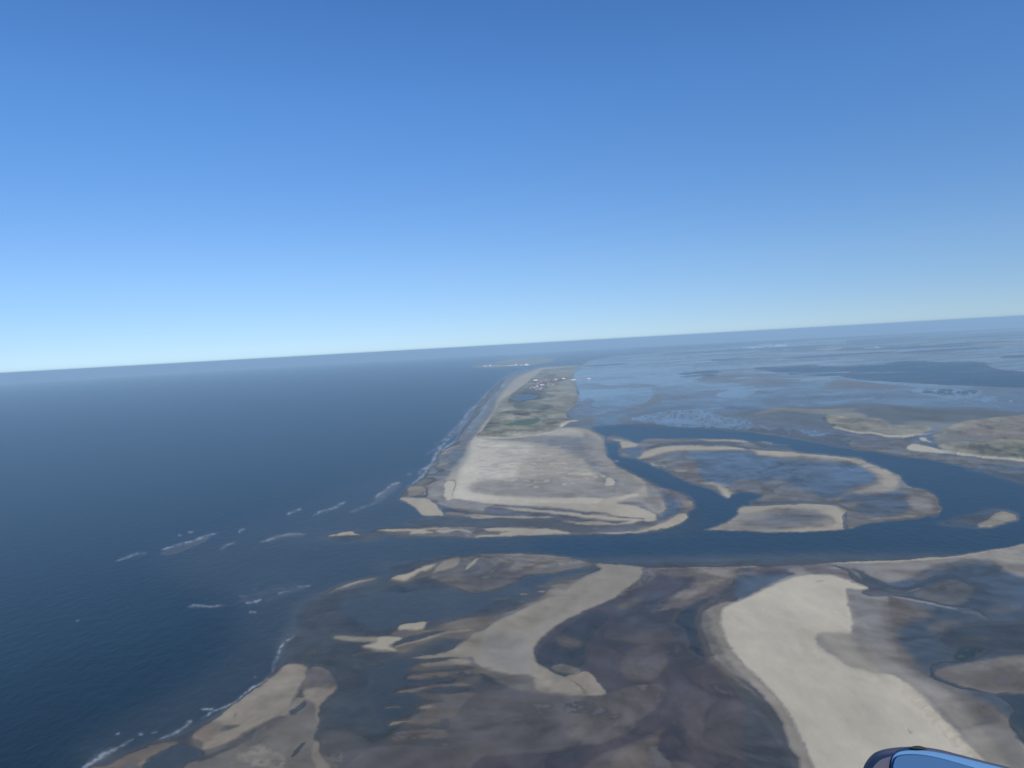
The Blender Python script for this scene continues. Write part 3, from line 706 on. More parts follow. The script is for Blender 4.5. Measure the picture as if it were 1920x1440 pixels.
S('wet', 5, 'P', '1560,380 1660,395 1710,430', .5, 2)
L('wet', 6, 'P', '1380,470 1450,430 1580,440 1500,490 1400,500', .6)
L('wet', 7, 'P', '1540,540 1640,510 1740,530 1700,570 1560,565', .6)
L('mid', 6, 'P', '1520,460 1920,440 3000,400 3000,560 1700,600 1450,560 1480,490', .5)
L('wet', 5, 'P', '1700,360 1850,345 1900,370 1780,400', .4)
L('algae', 2.5, 'P', '1520,640 1560,585 1640,580 1700,592 1650,635 1570,662', .9, (12, 6, .35, .3))
S('mid', 3, 'P', '1500,660 1640,650 1800,560', .6, 2)
L('wet', 2, 'P', '1430,742 1445,705 1700,655 1920,622 3000,560 3000,800 1920,850 1750,842 1550,792')
L('grey', 6, 'P', '1500,690 1920,630 2600,600 2600,680 1900,680 1600,720', .5)
S('mid', 3.2, 'P', '1560,665 1440,670 1395,700 1410,745 1480,780 1600,812 1780,848', .85, 1)
L('mid', 3, 'P', '1760,845 1850,838 1920,850 3000,900 3000,1500 2100,1500 1920,1120 1835,1010 1870,940 1820,880', .9)
L('shal2', 3, 'P', '1860,1020 1940,1060 2000,1200 1920,1110', .4)
# ------------------------------------------------------------------ surf
def foam(wd, fr, s, op=.9, bl=.8, g=(5, 2.4, .47, .2)):
    g = (g[0] * 1.6, g[1] * .8, g[2] - .02, .35)
    S('foam', wd * 1.8, fr, s, op * .12, 2.2)
    S('foam', wd * .8, fr, s, op * .75, bl * .8, g)
foam(7, 'A', '-120,930 0,860 60,790 130,720 200,620 300,560 330,500 380,440', .9)
foam(7, 'A', '-60,930 40,850 110,780 190,700 290,600 350,520 430,440 480,370', .6)
foam(5, 'A', '420,430 480,370 560,310 640,270', .5)
foam(4, 'D', '310,640 400,590 480,500 590,400 600,340 690,260 790,200 850,120 950,20', 1.0, .7, (6, 3, .42, .2))
foam(6, 'D', '310,640 410,570 430,500 520,440 570,340 650,240 720,150 780,80 880,10', .9)
foam(5, 'D', '470,350 560,300 650,240 690,190', .7)
S('shal2', 12, 'D', '-10,780 100,700 250,610', .35, 3)
foam(5, 'D', '20,740 100,680 170,620 260,600', .9)
foam(8, 'D', '0,780 90,720 200,640', .35, 2)
foam(4, 'D', '300,530 340,525', .6)
foam(4, 'M', '660,120 740,90 795,65', .8)
foam(5, 'M', '900,135 960,105 1080,60 1150,30 1195,5', .9)
foam(4, 'M', '1230,100 1330,60 1480,5', .5, 1.5)
foam(4, 'M', '230,270 270,240', 1)
S('shal2', 8, 'N', '960,380 1100,350 1250,290 1420,225', .8, 1.5)
foam(4, 'N', '960,345 1080,310 1220,270 1380,215 1510,185', 1, .6)
foam(4, 'N', '560,440 640,420 740,380 840,368', .8)
foam(3, 'N', '1210,182 1270,178', .9)
foam(3, 'N', '1130,215 1160,212', .8)
foam(4, 'N', '1500,335 1560,300 1660,268', .6)
foam(4, 'N', '1670,180 1720,145', .9)
S('shal2', 4, 'M', '420,372 550,335 700,310 830,300', .6, 2)
foam(4, 'M', '420,370 550,330 620,310 740,292 830,300', .8)
S('shal2', 6, 'M', '460,900 600,850 850,775', .3, 2)
foam(8, 'M', '200,910 400,850 600,790 850,760', .3, 1, (4, 2, .62, .08))
foam(3, 'M', '230,860 280,856 320,860', .6)
foam(2.5, 'M', '580,835 640,815 700,800', .6)
foam(2.5, 'M', '735,772 790,770 880,757', .6)
foam(2.5, 'M', '360,800 400,795', .5)
foam(4, 'M', '290,918 380,905 450,880', .9)
foam(3, 'M', '0,940 40,935', .9)
foam(4, 'N', '1210,860 1290,845 1420,855 1480,840 1550,838', .8)
foam(3, 'N', '1760,905 1820,903', .8)
foam(5, 'O', '1500,165 1430,220 1400,290 1370,350 1370,400', .9, .8, (5, 5, .5, .15))
foam(3.5, 'O', '1385,405 1320,450 1200,520 1120,590 1000,640 920,690', .9, .7, (6, 4, .42, .2))
foam(4, 'O', '910,628 960,630 1000,630', 1)
foam(3, 'O', '1240,428 1258,424', 1)
foam(4, 'O', '820,710 860,705 780,760 720,790 650,820', .8)
foam(3, 'O', '395,785 420,780', 1); foam(3, 'O', '525,785 560,782', 1); foam(3, 'O', '610,775 650,770', .6)
foam(7, 'O', '180,1010 220,970 280,930 350,890 400,865', .9, .9, (7, 5, .45, .15))
foam(5, 'O', '250,960 320,920 400,870 500,810', .7)
foam(3, 'O', '1208,26 1260,30', .9)
foam(2.5, 'O', '130,75 160,78', .8)
foam(6, 'O', '100,1200 160,1080 180,1010', .8)

# ------------------------------------------------------------------ sheets: ground and water on one fan of cells
wrows = np.concatenate([np.arange(18.1, 50, .5), np.arange(50, 190, 1.0), np.arange(190, 1000, 1.55)])
scols = np.arange(-1330, 1300, 2.0)
SS_, WW_ = np.meshgrid(scols, wrows)
WW_ = -FPX * math.tan(PITCH) + WW_ * np.sqrt(1 + (SS_ / FPX) ** 2)      # rows of equal depression
vx, vy = ground(SS_, WW_)
px, py = xy(SS_, WW_)
# natural raggedness of every outline
n1 = fbm(px / 26, py / 9, 4, .6) - .5
n2 = fbm(px / 26 + 91, py / 9 + 37, 4, .6) - .5
n1 = n1 + .35 * (fbm(px / 6, py / 2.6, 3) - .5)
n2 = n2 + .35 * (fbm(px / 6 + 50, py / 2.6 + 20, 3) - .5)
near = np.clip((WW_ + 20) / 200, .25, 1)
qx = np.clip(px + n1 * 9 * near - X0, 0, NX - 1.01)
qy = np.clip(py + n2 * 4.5 * near - Y0, 0, NY - 1.01)
ix = qx.astype(int); iy = qy.astype(int)
fx = (qx - ix)[..., None]; fy = (qy - iy)[..., None]

def samp(A):
    A = A if A.ndim == 3 else A[..., None]
    a = A[iy, ix]; b = A[iy, ix + 1]; c = A[iy + 1, ix]; d = A[iy + 1, ix + 1]
    return (a + (b - a) * fx) * (1 - fy) + (c + (d - c) * fx) * fy

col = samp(COL).astype(np.float32)
hgt = samp(HGT)[..., 0]; glo = samp(GLO)[..., 0]; veg = samp(VEG)[..., 0]
foamv = samp(FOAM)[..., 0]
dist = np.hypot(vx, vy)
# sediment variation of the ground, at scales the ground really has
foot = dist / FPX
t1 = fbm(vx / 900, vy / 900, 5, .62) - .5
t2 = fbm(vx / 90 + 5, vy / 240, 4, .6) - .5
fade = np.clip(1.6 - foot / 14, .15, 1)
col *= (1 + .20 * t1 + .30 * t2 * fade)[..., None]
glo = np.clip(glo * (1 + .9 * t1 + .6 * t2), 0, 1)
# fine relief of the wet flats: warped sand waves and rills, only where a cell is small enough to hold them
cell = dist * dist / (ALT * FPX)
f1 = np.clip(1.5 - cell / 22, 0, 1); f2 = np.clip(1.5 - cell / 60, 0, 1)
wq = fbm(vx / 320 + 3, vy / 320, 3) * 5
dt = fbm(vx / 48 + wq, vy / 48 - wq, 5, .62) - .5
rp = np.sin((vx * .35 + vy) / 15 + wq * 9 + dt * 5)
rl = np.clip(1 - np.abs(fbm(vx / 210 + wq * .5, vy / 210 + 40, 5, .55) - .5) * 14, 0, 1) * f2
soft = np.clip((1.0 - hgt) / .5, 0, 1) * (hgt > -1.2)
col *= (1 + (1.0 * dt * f1 + .08 * rp * f1 - .24 * rl) * soft + .12 * dt * f1 * (hgt >= .5))[..., None]
hgt = hgt + soft * (hgt > -.3) * (.16 * dt * f1 - .20 * rl * (hgt < .5))
glo = np.clip(glo + soft * (dt * f1 * 1.2), 0, 1)
# dune and scrub relief
rel = fbm(vx / 160, vy / 160, 4, .6)
hv = np.clip(veg, 0, 1)
z = hgt + hv * 30 * np.clip(rel - .42, 0, 1) * np.clip(hgt / 3, 0, 1)
col = np.where((hv > .05)[..., None], col * (1 + hv * 2.4 * (fbm(vx / 170 + 40, vy / 330, 5, .7) - .5))[..., None], col)
z += .12 * t2 * (hgt > .1)
zd = drop(vx, vy)
NR, NC = SS_.shape
watercol = col
# the sea bed keeps the colour of sand under the water
bed = np.clip(-z / .35, 0, 1)[..., None]
landcol = np.maximum(col, np.array([.055, .052, .054]) + np.array([.085, .072, .052]) * np.clip(1 - glo / .12, 0, 1)[..., None] * (hv < .1)[..., None]) * (1 - bed) + np.array([.135, .125, .105]) * bed * (1 + .5 * t2[..., None])
REG = np.zeros((NY, NX), np.uint8)
def region(i, fr, s):
    r = fill(pts(fr, s), 1)
    x0, y0, m = r
    sl = REG[y0:y0 + m.shape[0], x0:x0 + m.shape[1]]
    sl[m > .5] = i
region(1, 'W', '500,1300 600,1015 1090,1012 1330,1006 1330,930 1150,880 1145,845 1138,815 1105,800 1098,700 1130,683 900,684 880,770 700,940')   # juist
region(2, 'W', '780,694 780,650 1080,650 1080,684 880,690')                                                     # norderney
region(3, 'W', '1140,658 1300,654 1600,655 1800,648 2300,618 2300,500 1140,600')                              # mainland
region(4, 'W', '1500,770 1900,765 2300,780 2300,945 1850,895 1700,862 1560,834 1540,790')                      # memmert
region(5, 'W', '1140,845 1150,815 1400,820 1560,845 1700,880 1800,940 1960,940 1960,1000 1330,1005 1310,980 1330,940')  # bars in the channel
region(6, 'W', '100,1720 100,1400 450,1020 800,1020 1080,1035 1500,1060 1310,1150 1340,1300 1500,1720')       # western shoals
region(7, 'W', '1500,1720 1340,1300 1310,1150 1500,1058 2300,930 2300,1720')                                   # big sandbank
reg = REG[np.clip((py - Y0).astype(int), 0, NY - 1), np.clip((px - X0).astype(int), 0, NX - 1)]

def quads(mask):
    r, c = np.nonzero(mask)
    a = r * NC + c
    return np.stack([a + NC, a + NC + 1, a + 1, a], 1)

def sheet(name, mask, zz, mat, kind='structure', label=None, col=None):
    if col is None: col = watercol
    q = quads(mask)
    if len(q) == 0: return None
    used, inv = np.unique(q.ravel(), return_inverse=True)
    me = bpy.data.meshes.new(name)
    co = np.stack([vx.ravel()[used], vy.ravel()[used], zz.ravel()[used]], 1).astype(np.float32)
    me.vertices.add(len(used)); me.vertices.foreach_set('co', co.ravel())
    me.loops.add(len(inv)); me.loops.foreach_set('vertex_index', inv.astype(np.int32))
    me.polygons.add(len(q)); me.polygons.foreach_set('loop_start', np.arange(0, len(inv), 4, dtype=np.int32))
    me.update(calc_edges=True)
    me.polygons.foreach_set('use_smooth', np.ones(len(q), bool))
    at_ = me.attributes.new('tone', 'FLOAT_COLOR', 'POINT')
    cc = np.ones((len(used), 4), np.float32); cc[:, :3] = col.reshape(-1, 3)[used]
    at_.data.foreach_set('color', cc.ravel())
    for nm, A in (('gloss', glo), ('foam', foamv), ('depth', -z)):
        t = me.attributes.new(nm, 'FLOAT', 'POINT')
        t.data.foreach_set('value', A.ravel()[used].astype(np.float32))
    me.materials.append(mat)
    o = bpy.data.objects.new(name, me)
    scene.collection.objects.link(o)
    o['kind'] = kind
    if label: o['label'] = label
    return o

# ------------------------------------------------------------------ materials
def newmat(name):
    m = bpy.data.materials.new(name); m.use_nodes = True
    nt = m.node_tree
    return m, nt, nt.nodes['Principled BSDF']

def node(nt, typ, **kw):
    n = nt.nodes.new(typ)
    for k, v in kw.items():
        if k.startswith('_'): setattr(n, k[1:], v)
        else: n.inputs[k.replace('_', ' ')].default_value = v
    return n

def math_(nt, op, a, b=None, c=None):
    n = nt.nodes.new('ShaderNodeMath'); n.operation = op
    for i, v in enumerate((a, b, c)):
        if v is None: continue
        if isinstance(v, (int, float)): n.inputs[i].default_value = v
        else: nt.links.new(v, n.inputs[i])
    return n.outputs[0]

def attr(nt, name, out='Fac'):
    n = nt.nodes.new('ShaderNodeAttribute'); n.attribute_name = name
    return n.outputs[out]

def scaled(nt, sx, sy, sz=1):
    g = nt.nodes.new('ShaderNodeNewGeometry')
    m = nt.nodes.new('ShaderNodeMapping')
    m.inputs['Scale'].default_value = (sx, sy, sz)
    nt.links.new(g.outputs['Position'], m.inputs['Vector'])
    return m.outputs[0]

def noise(nt, vec, detail=4, rough=.6, scale=1.0):
    n = nt.nodes.new('ShaderNodeTexNoise')
    n.inputs['Scale'].default_value = scale; n.inputs['Detail'].default_value = detail; n.inputs['Roughness'].default_value = rough
    nt.links.new(vec, n.inputs['Vector'])
    return n.outputs['Fac']

def mixcol(nt, fac, a, b, mode='MIX'):
    n = nt.nodes.new('ShaderNodeMix'); n.data_type = 'RGBA'; n.blend_type = mode
    for s, v in ((n.inputs[0], fac), (n.inputs[6], a), (n.inputs[7], b)):
        if isinstance(v, (int, float, tuple)): s.default_value = v
        else: nt.links.new(v, s)
    return n.outputs[2]

# sand, mud and vegetation
M_ground, nt, p = newmat('tidal_ground')
g1 = noise(nt, scaled(nt, .05, .02), 5, .65)
g2 = noise(nt, scaled(nt, .004, .004), 5, .6)
v = math_(nt, 'ADD', math_(nt, 'MULTIPLY', g1, .30), math_(nt, 'MULTIPLY', g2, .24))
v = math_(nt, 'ADD', v, .73)
cmb = nt.nodes.new('ShaderNodeCombineColor')
for i in range(3): nt.links.new(v, cmb.inputs[i])
nt.links.new(mixcol(nt, 1.0, attr(nt, 'tone', 'Color'), cmb.outputs[0], 'MULTIPLY'), p.inputs['Base Color'])
p.inputs['Roughness'].default_value = .9
p.inputs['Specular IOR Level'].default_value = .15
nt.links.new(math_(nt, 'MULTIPLY', attr(nt, 'gloss'), .8), p.inputs['Coat Weight'])
p.inputs['Coat Roughness'].default_value = .12
p.inputs['Coat IOR'].default_value = 1.33
bp = nt.nodes.new('ShaderNodeBump'); bp.inputs['Distance'].default_value = 1.2
nt.links.new(math_(nt, 'SUBTRACT', .5, math_(nt, 'MULTIPLY', attr(nt, 'gloss'), .42)), bp.inputs['Strength'])
nt.links.new(g1, bp.inputs['Height'])
nt.links.new(bp.outputs[0], p.inputs['Normal'])

# sea
M_sea, nt, p = newmat('sea_water')
w1 = noise(nt, scaled(nt, .045, .03), 5, .65)
w2 = noise(nt, scaled(nt, .0013, .0006), 4, .6)
vv = math_(nt, 'ADD', math_(nt, 'MULTIPLY', w2, .5), .75)
vv = math_(nt, 'MULTIPLY', vv, math_(nt, 'ADD', math_(nt, 'MULTIPLY', w1, .5), .75))
cmb = nt.nodes.new('ShaderNodeCombineColor')
for i in range(3): nt.links.new(vv, cmb.inputs[i])
base = mixcol(nt, 1.0, attr(nt, 'tone', 'Color'), cmb.outputs[0], 'MULTIPLY')
fm = attr(nt, 'foam')
wn_ = noise(nt, scaled(nt, .06, .03), 3, .7)
ff = math_(nt, 'MULTIPLY', fm, math_(nt, 'ADD', math_(nt, 'MULTIPLY', wn_, 1.2), .2))
n_ = nt.nodes.new('ShaderNodeClamp'); nt.links.new(math_(nt, 'MULTIPLY', ff, .85), n_.inputs[0])
nt.links.new(mixcol(nt, n_.outputs[0], base, (.62, .66, .68, 1)), p.inputs['Base Color'])
p.inputs['IOR'].default_value = 1.33
p.inputs['Specular IOR Level'].default_value = .24
nt.links.new(math_(nt, 'ADD', math_(nt, 'MULTIPLY', n_.outputs[0], .4), .32), p.inputs['Roughness'])
# shallow water lets the sand show through
mr = nt.nodes.new('ShaderNodeMapRange')
nt.links.new(attr(nt, 'depth'), mr.inputs[0])
mr.inputs[1].default_value = -.02; mr.inputs[2].default_value = 1.2; mr.inputs[3].default_value = .12; mr.inputs[4].default_value = 1.0
al = nt.nodes.new('ShaderNodeMath'); al.operation = 'MAXIMUM'; nt.links.new(mr.outputs[0], al.inputs[0]); nt.links.new(n_.outputs[0], al.inputs[1])
nt.links.new(al.outputs[0], p.inputs['Alpha'])
bp = nt.nodes.new('ShaderNodeBump'); bp.inputs['Strength'].default_value = .55; bp.inputs['Distance'].default_value = 3.0
nt.links.new(w1, bp.inputs['Height'])
nt.links.new(bp.outputs[0], p.inputs['Normal'])

# ------------------------------------------------------------------ link the sheets
def cellmax(A): return np.maximum(np.maximum(A[:-1, :-1], A[1:, :-1]), np.maximum(A[:-1, 1:], A[1:, 1:]))
def cellmin(A): return np.minimum(np.minimum(A[:-1, :-1], A[1:, :-1]), np.minimum(A[:-1, 1:], A[1:, 1:]))
land = cellmax(z) > -1.25
wet = cellmin(z) < .04
fcell = cellmax(foamv) > .14
rc = reg[:-1, :-1]
zl = z + zd
sheet('sea', wet & ~fcell, zd, M_sea)
sheet('surf', wet & fcell, zd, M_sea, 'stuff', 'white breaking surf on the sandbars and the beach')
for i, nm in ((0, 'tidal_flat'), (1, 'island'), (2, 'island'), (3, 'ground'), (4, 'island'), (5, 'sandbank'), (6, 'tidal_flat'), (7, 'sandbank')):
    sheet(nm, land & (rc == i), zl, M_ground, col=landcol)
# open sea all round, out to and past the horizon
def ocean():
    me = bpy.data.meshes.new('sea')
    rr = np.concatenate([[0.], np.geomspace(300, 114000, 70)])
    na = 240
    vs = [(0, 0, -4.0)]
    for r in rr[1:]:
        for k in range(na):
            a = 2 * math.pi * k / na
            vs.append((r * math.cos(a), r * math.sin(a), -r * r / (2 * RE) - 4.0))
    fs = [(0, 1 + k, 1 + (k + 1) % na) for k in range(na)]
    for i in range(len(rr) - 2):
        b0 = 1 + i * na; b1 = b0 + na
        for k in range(na):
            k2 = (k + 1) % na
            fs.append((b0 + k, b1 + k, b1 + k2, b0 + k2))
    me.from_pydata(vs, [], fs); me.update()
    at_ = me.attributes.new('tone', 'FLOAT_COLOR', 'POINT')
    at_.data.foreach_set('color', np.tile(np.array([.001, .016, .027, 1], np.float32), len(vs)))
    me.attributes.new('depth', 'FLOAT', 'POINT').data.foreach_set('value', np.full(len(vs), 5.0, np.float32))
    me.materials.append(M_sea)
    o = bpy.data.objects.new('sea', me); scene.collection.objects.link(o)
    o['kind'] = 'structure'
ocean()

#@@BEGIN
# ------------------------------------------------------------------ things
C = scene.collection
rd = random.Random(11)

def plain(name, col_, rough=.7, spec=.5, coat=0.0, var=.15, sc=.4):
    m, nt, p = newmat(name)
    g = nt.nodes.new('ShaderNodeTexCoord')
    n = nt.nodes.new('ShaderNodeTexNoise'); n.inputs['Scale'].default_value = sc; n.inputs['Detail'].default_value = 4
    nt.links.new(g.outputs['Object'], n.inputs['Vector'])
    a = tuple(c * (1 - var) for c in col_) + (1,); b = tuple(min(1, c * (1 + var)) for c in col_) + (1,)
    nt.links.new(mixcol(nt, n.outputs['Fac'], a, b), p.inputs['Base Color'])
    p.inputs['Roughness'].default_value = rough
    p.inputs['Specular IOR Level'].default_value = spec
    p.inputs['Coat Weight'].default_value = coat
    return m

M_white = plain('white_render', (.80, .80, .78))
M_brick = plain('brick_wall', (.40, .27, .22))
M_cream = plain('pale_render', (.66, .62, .55))
M_red = plain('red_tiles', (.34, .19, .15))
M_dark = plain('dark_tiles', (.14, .12, .13))
M_grey = plain('flat_grey_roof', (.45, .46, .47))
M_steel = plain('white_steel', (.78, .80, .82), .45)

def mesh(name, vs, fs, mat, parent=None, smooth_=False):
    me = bpy.data.meshes.new(name); me.from_pydata(vs, [], fs); me.update()
    if smooth_: me.polygons.foreach_set('use_smooth', [True] * len(fs))
    me.materials.append(mat)
    o = bpy.data.objects.new(name, me); C.objects.link(o)
    if parent: o.parent = parent
    return o

def root(name, loc, rz, label, cat, group=None, scale=1.0):
    o = bpy.data.objects.new(name, None); C.objects.link(o)
    o.location = loc; o.rotation_euler = (0, 0, rz); o.empty_display_size = 5
    o.scale = (scale, scale, scale)
    o['label'] = label; o['category'] = cat
    if group: o['group'] = group
    return o

def clone(src, loc, rz, label=None, group=None, scale=None):
    r = src.copy(); C.objects.link(r); r.location = loc; r.rotation_euler = (0, 0, rz)
    if scale: r.scale = scale
    if label: r['label'] = label
    if group: r['group'] = group
    for ch in src.children:
        c = ch.copy(); C.objects.link(c); c.parent = r
        for g in ch.children:
            d = g.copy(); C.objects.link(d); d.parent = c
    return r

def boxv(x0, x1, y0, y1, z0, z1):
    v = [(x0, y0, z0), (x1, y0, z0), (x1, y1, z0), (x0, y1, z0), (x0, y0, z1), (x1, y0, z1), (x1, y1, z1), (x0, y1, z1)]
    f = [(3, 2, 1, 0), (4, 5, 6, 7), (0, 1, 5, 4), (1, 2, 6, 5), (2, 3, 7, 6), (3, 0, 4, 7)]
    return v, f

def joinv(parts):
    vs, fs = [], []
    for v, f in parts:
        b = len(vs); vs += v; fs += [tuple(i + b for i in q) for q in f]
    return vs, fs

def gable_house(L_, W_, H_, R_, wall, roof, label, group, loc, rz):
    r = root('house', loc, rz, label, 'house', group)
    v = [(-L_/2, -W_/2, 0), (L_/2, -W_/2, 0), (L_/2, W_/2, 0), (-L_/2, W_/2, 0), (-L_/2, -W_/2, H_), (L_/2, -W_/2, H_), (L_/2, W_/2, H_), (-L_/2, W_/2, H_), (-L_/2, 0, H_ + R_), (L_/2, 0, H_ + R_)]
    f = [(0, 1, 5, 4), (2, 3, 7, 6), (1, 2, 6, 9, 5), (3, 0, 4, 8, 7), (3, 2, 1, 0)]
    w = mesh('wall', v, f, wall, r)
    e = .7; t = .35
    k = R_ / (W_ / 2)
    y0 = W_/2 + e; zb = H_ - e * k
    v = [(-L_/2 - e, -y0, zb + .05), (L_/2 + e, -y0, zb + .05), (L_/2 + e, 0, H_ + R_ + .05), (-L_/2 - e, 0, H_ + R_ + .05), (L_/2 + e, y0, zb + .05), (-L_/2 - e, y0, zb + .05)]
    v += [(a, b, c + t) for a, b, c in v]
    f = [(0, 3, 2, 1), (3, 5, 4, 2), (6, 7, 8, 9), (9, 8, 10, 11), (0, 1, 7, 6), (4, 5, 11, 10), (1, 2, 8, 7), (2, 4, 10, 8), (5, 3, 9, 11), (3, 0, 6, 9)]
    ro = mesh('roof', v, f, roof, r)
    vv, ff = boxv(-L_/4 - .5, -L_/4 + .5, -.5, .5, H_ + R_ - 1, H_ + R_ + 1.6)
    mesh('chimney', vv, ff, M_brick, ro)
    return r

def block(name, L_, W_, H_, wall, label, cat, group, loc, rz):
    r = root(name, loc, rz, label, cat, group)
    vv, ff = boxv(-L_/2, L_/2, -W_/2, W_/2, 0, H_)
    w = mesh('wall', vv, ff, wall, r)
    a = boxv(-L_/2 - .3, L_/2 + .3, -W_/2 - .3, W_/2 + .3, H_ + .005, H_ + .8)
    b = boxv(-L_/6, L_/10, -W_/4, W_/4, H_ + .81, H_ + 3.4)
    vv, ff = joinv([a, b])
    mesh('roof', vv, ff, M_grey, r)
    return r

def pA(x, y, h=4.0): return at(840 + x / 4.8, 640 + y / 4.8, h)
def pB(x, y, h=2.0): return at(1200 + x / 4.8, 580 + y / 4.8, h)

ORD = 'leftmost second third fourth fifth sixth seventh eighth ninth tenth eleventh twelfth thirteenth fourteenth fifteenth sixteenth seventeenth eighteenth nineteenth twentieth'.split()
def nth(i, what, n):
    return ('leftmost ' + what) if i == 0 else ('rightmost ' + what) if i == n - 1 else ORD[i] + ' ' + what + ' from the left'

# the island village: two quarters of red roofed houses, a loose quarter of dark roofed ones, white hotels
far = Vector((0, 0, -9000))
red = gable_house(22, 11, 6, 5, M_brick, M_red, 'x', 'x', far, 0)
dark_ = gable_house(20, 10, 5, 4.5, M_white, M_dark, 'x', 'x', far, 0)
used = {'r': False, 'd': False}
def village(src, key, n, x0, x1, y0, y1, label, group, slope=0.0):
    for i in range(n):
        x = rd.uniform(x0, x1); y = rd.uniform(y0, y1) + slope * (x - x0)
        s = rd.uniform(.6, 1.0)
        sc_ = (s * rd.uniform(.9, 1.5), s, s * rd.uniform(.9, 1.2))
        if not used[key]:
            used[key] = True
            src.location = pA(x, y, 4.5); src.rotation_euler = (0, 0, rd.uniform(-.6, .6)); src.scale = sc_
            src['label'] = label; src['group'] = group
        else:
            clone(src, pA(x, y, 4.5), rd.uniform(-.6, .6) + (1.57 if rd.random() < .3 else 0), label, group, sc_)
village(red, 'r', 46, 800, 985, 352, 374, 'brick house with red tiled roof in the dense village centre', 'red roofed houses in the village centre', -.08)
village(red, 'r', 18, 960, 1050, 322, 348, 'brick house with red tiled roof at the landward end of the village', 'red roofed houses at the landward end of the village')
village(red, 'r', 12, 770, 850, 376, 402, 'brick house with red tiled roof on the slope between the two quarters', 'red roofed houses between the two village quarters')
village(dark_, 'd', 34, 735, 880, 405, 446, 'white house with dark roof in the loose quarter nearest the lake', 'white dark roofed houses near the lake', -.05)
village(dark_, 'd', 14, 850, 960, 380, 402, 'white house with dark roof along the meadow edge of the village', 'white houses along the meadow edge')
block('hotel', 60, 22, 17, M_white, 'largest white hotel at the seaward end of the village', 'hotel', None, pA(786, 358), .15)
block('hotel', 46, 18, 14, M_white, 'white flat roofed hotel alone at the landward end of the village', 'hotel', None, pA(1040, 342), .1)
block('hotel', 40, 18, 14, M_white, 'white hotel between the lower quarter and the red roofs', 'hotel', None, pA(848, 400), -.2)
block('hotel', 36, 16, 13, M_cream, 'cream coloured hotel among the dark roofs near the lake', 'hotel', None, pA(800, 412), .3)
block('hotel', 38, 16, 15, M_cream, 'cream coloured hotel in the middle of the red roofs', 'hotel', None, pA(968, 350), .1)
block('warehouse', 60, 30, 9, M_white, 'long low white harbour shed beside the harbour road', 'warehouse', None, pA(1128, 350, 2), .1)

# ferry at the end of the harbour road
fr = root('ferry', pA(1270, 338, 0), .2, 'white ferry at the end of the island harbour road', 'ferry')
hv_ = []
for i, (x, wd) in enumerate(((-28, 5.2), (-20, 6.5), (0, 7), (16, 6.3), (24, 3.8), (30, .3))):
    hv_ += [(x, -wd, 4.2), (x, -wd * .7, -1), (x, wd * .7, -1), (x, wd, 4.2)]
hf = []
for i in range(5):
    a = i * 4; b = a + 4
    hf += [(a, b, b + 1, a + 1), (a + 1, b + 1, b + 2, a + 2), (a + 2, b + 2, b + 3, a + 3), (a + 3, b + 3, b, a)]
hf += [(0, 1, 2, 3), (23, 22, 21, 20)]
mesh('hull', hv_, hf, M_steel, fr)
vv, ff = joinv([boxv(-24, 14, -5.5, 5.5, 4.21, 8), boxv(-20, 8, -4.5, 4.5, 8.01, 11), boxv(2, 9, -4, 4, 11.01, 14)])
cb = mesh('cabin', vv, ff, M_white, fr)
vv, ff = boxv(-12, -8, -1.5, 1.5, 11.01, 15.5)
mesh('funnel', vv, ff, M_dark, cb)

# far island town: white apartment blocks along its shore
blk = None
xs = [330, 352, 378, 402, 420, 445, 470, 500, 530, 560, 580, 600, 612, 625, 660, 700, 712, 724]
for i, x in enumerate(xs):
    y = 228 - (x - 330) * .028 - rd.uniform(0, 5)
    big = x in (378, 612, 700, 712)
    k_ = [a_ for a_ in xs if (a_ in (378, 612, 700, 712)) == big]; j_ = k_.index(x)
    lb = nth(j_, 'low white apartment block on the shore of the far island', len(k_)) if not big else nth(j_, 'tall white tower on the shore of the far island', len(k_))
    gp = 'white apartment blocks of the far island town' if not big else 'tall white towers of the far island town'
    if blk is None:
        blk = block('apartment_block', 70, 22, 20, M_white, lb, 'building', gp, pA(x, y, 2), rd.uniform(-.2, .2))
    else:
        clone(blk, pA(x, y, 2), rd.uniform(-.2, .2), lb, gp, (rd.uniform(.5, 1.0), .7, 1.7 if big else rd.uniform(.45, .8)))
# mainland town
xs = [(930 + 12 * i + rd.uniform(-4, 4), 346 - 10 * i / 26 + rd.uniform(-10, 6)) for i in range(26)]
for x, y in xs:
    clone(blk, pB(x, y), rd.uniform(-.4, .4), 'pale town building behind the mainland shore', 'pale buildings of the mainland town', (rd.uniform(.5, 1.1), 1, rd.uniform(.5, 1.1)))
xs = [(1225 + 11 * i, 327 + rd.uniform(-5, 4)) for i in range(9)]
for x, y in xs:
    clone(blk, pB(x, y), rd.uniform(-.2, .2), 'bright white harbour building in the brightest cluster of the mainland shore', 'white harbour buildings on the mainland', (rd.uniform(.9, 1.5), 1.2, rd.uniform(.7, 1.2)))
xs = [(1840, 340), (2040, 330), (2115, 342), (2140, 345)]
for x, y in ((2116, 342), (2128, 341), (2140, 346)):
    clone(blk, pB(x, y), .1, 'white building alone on the shore right of the wind farm', 'white buildings right of the wind farm', (.7, .8, .45))

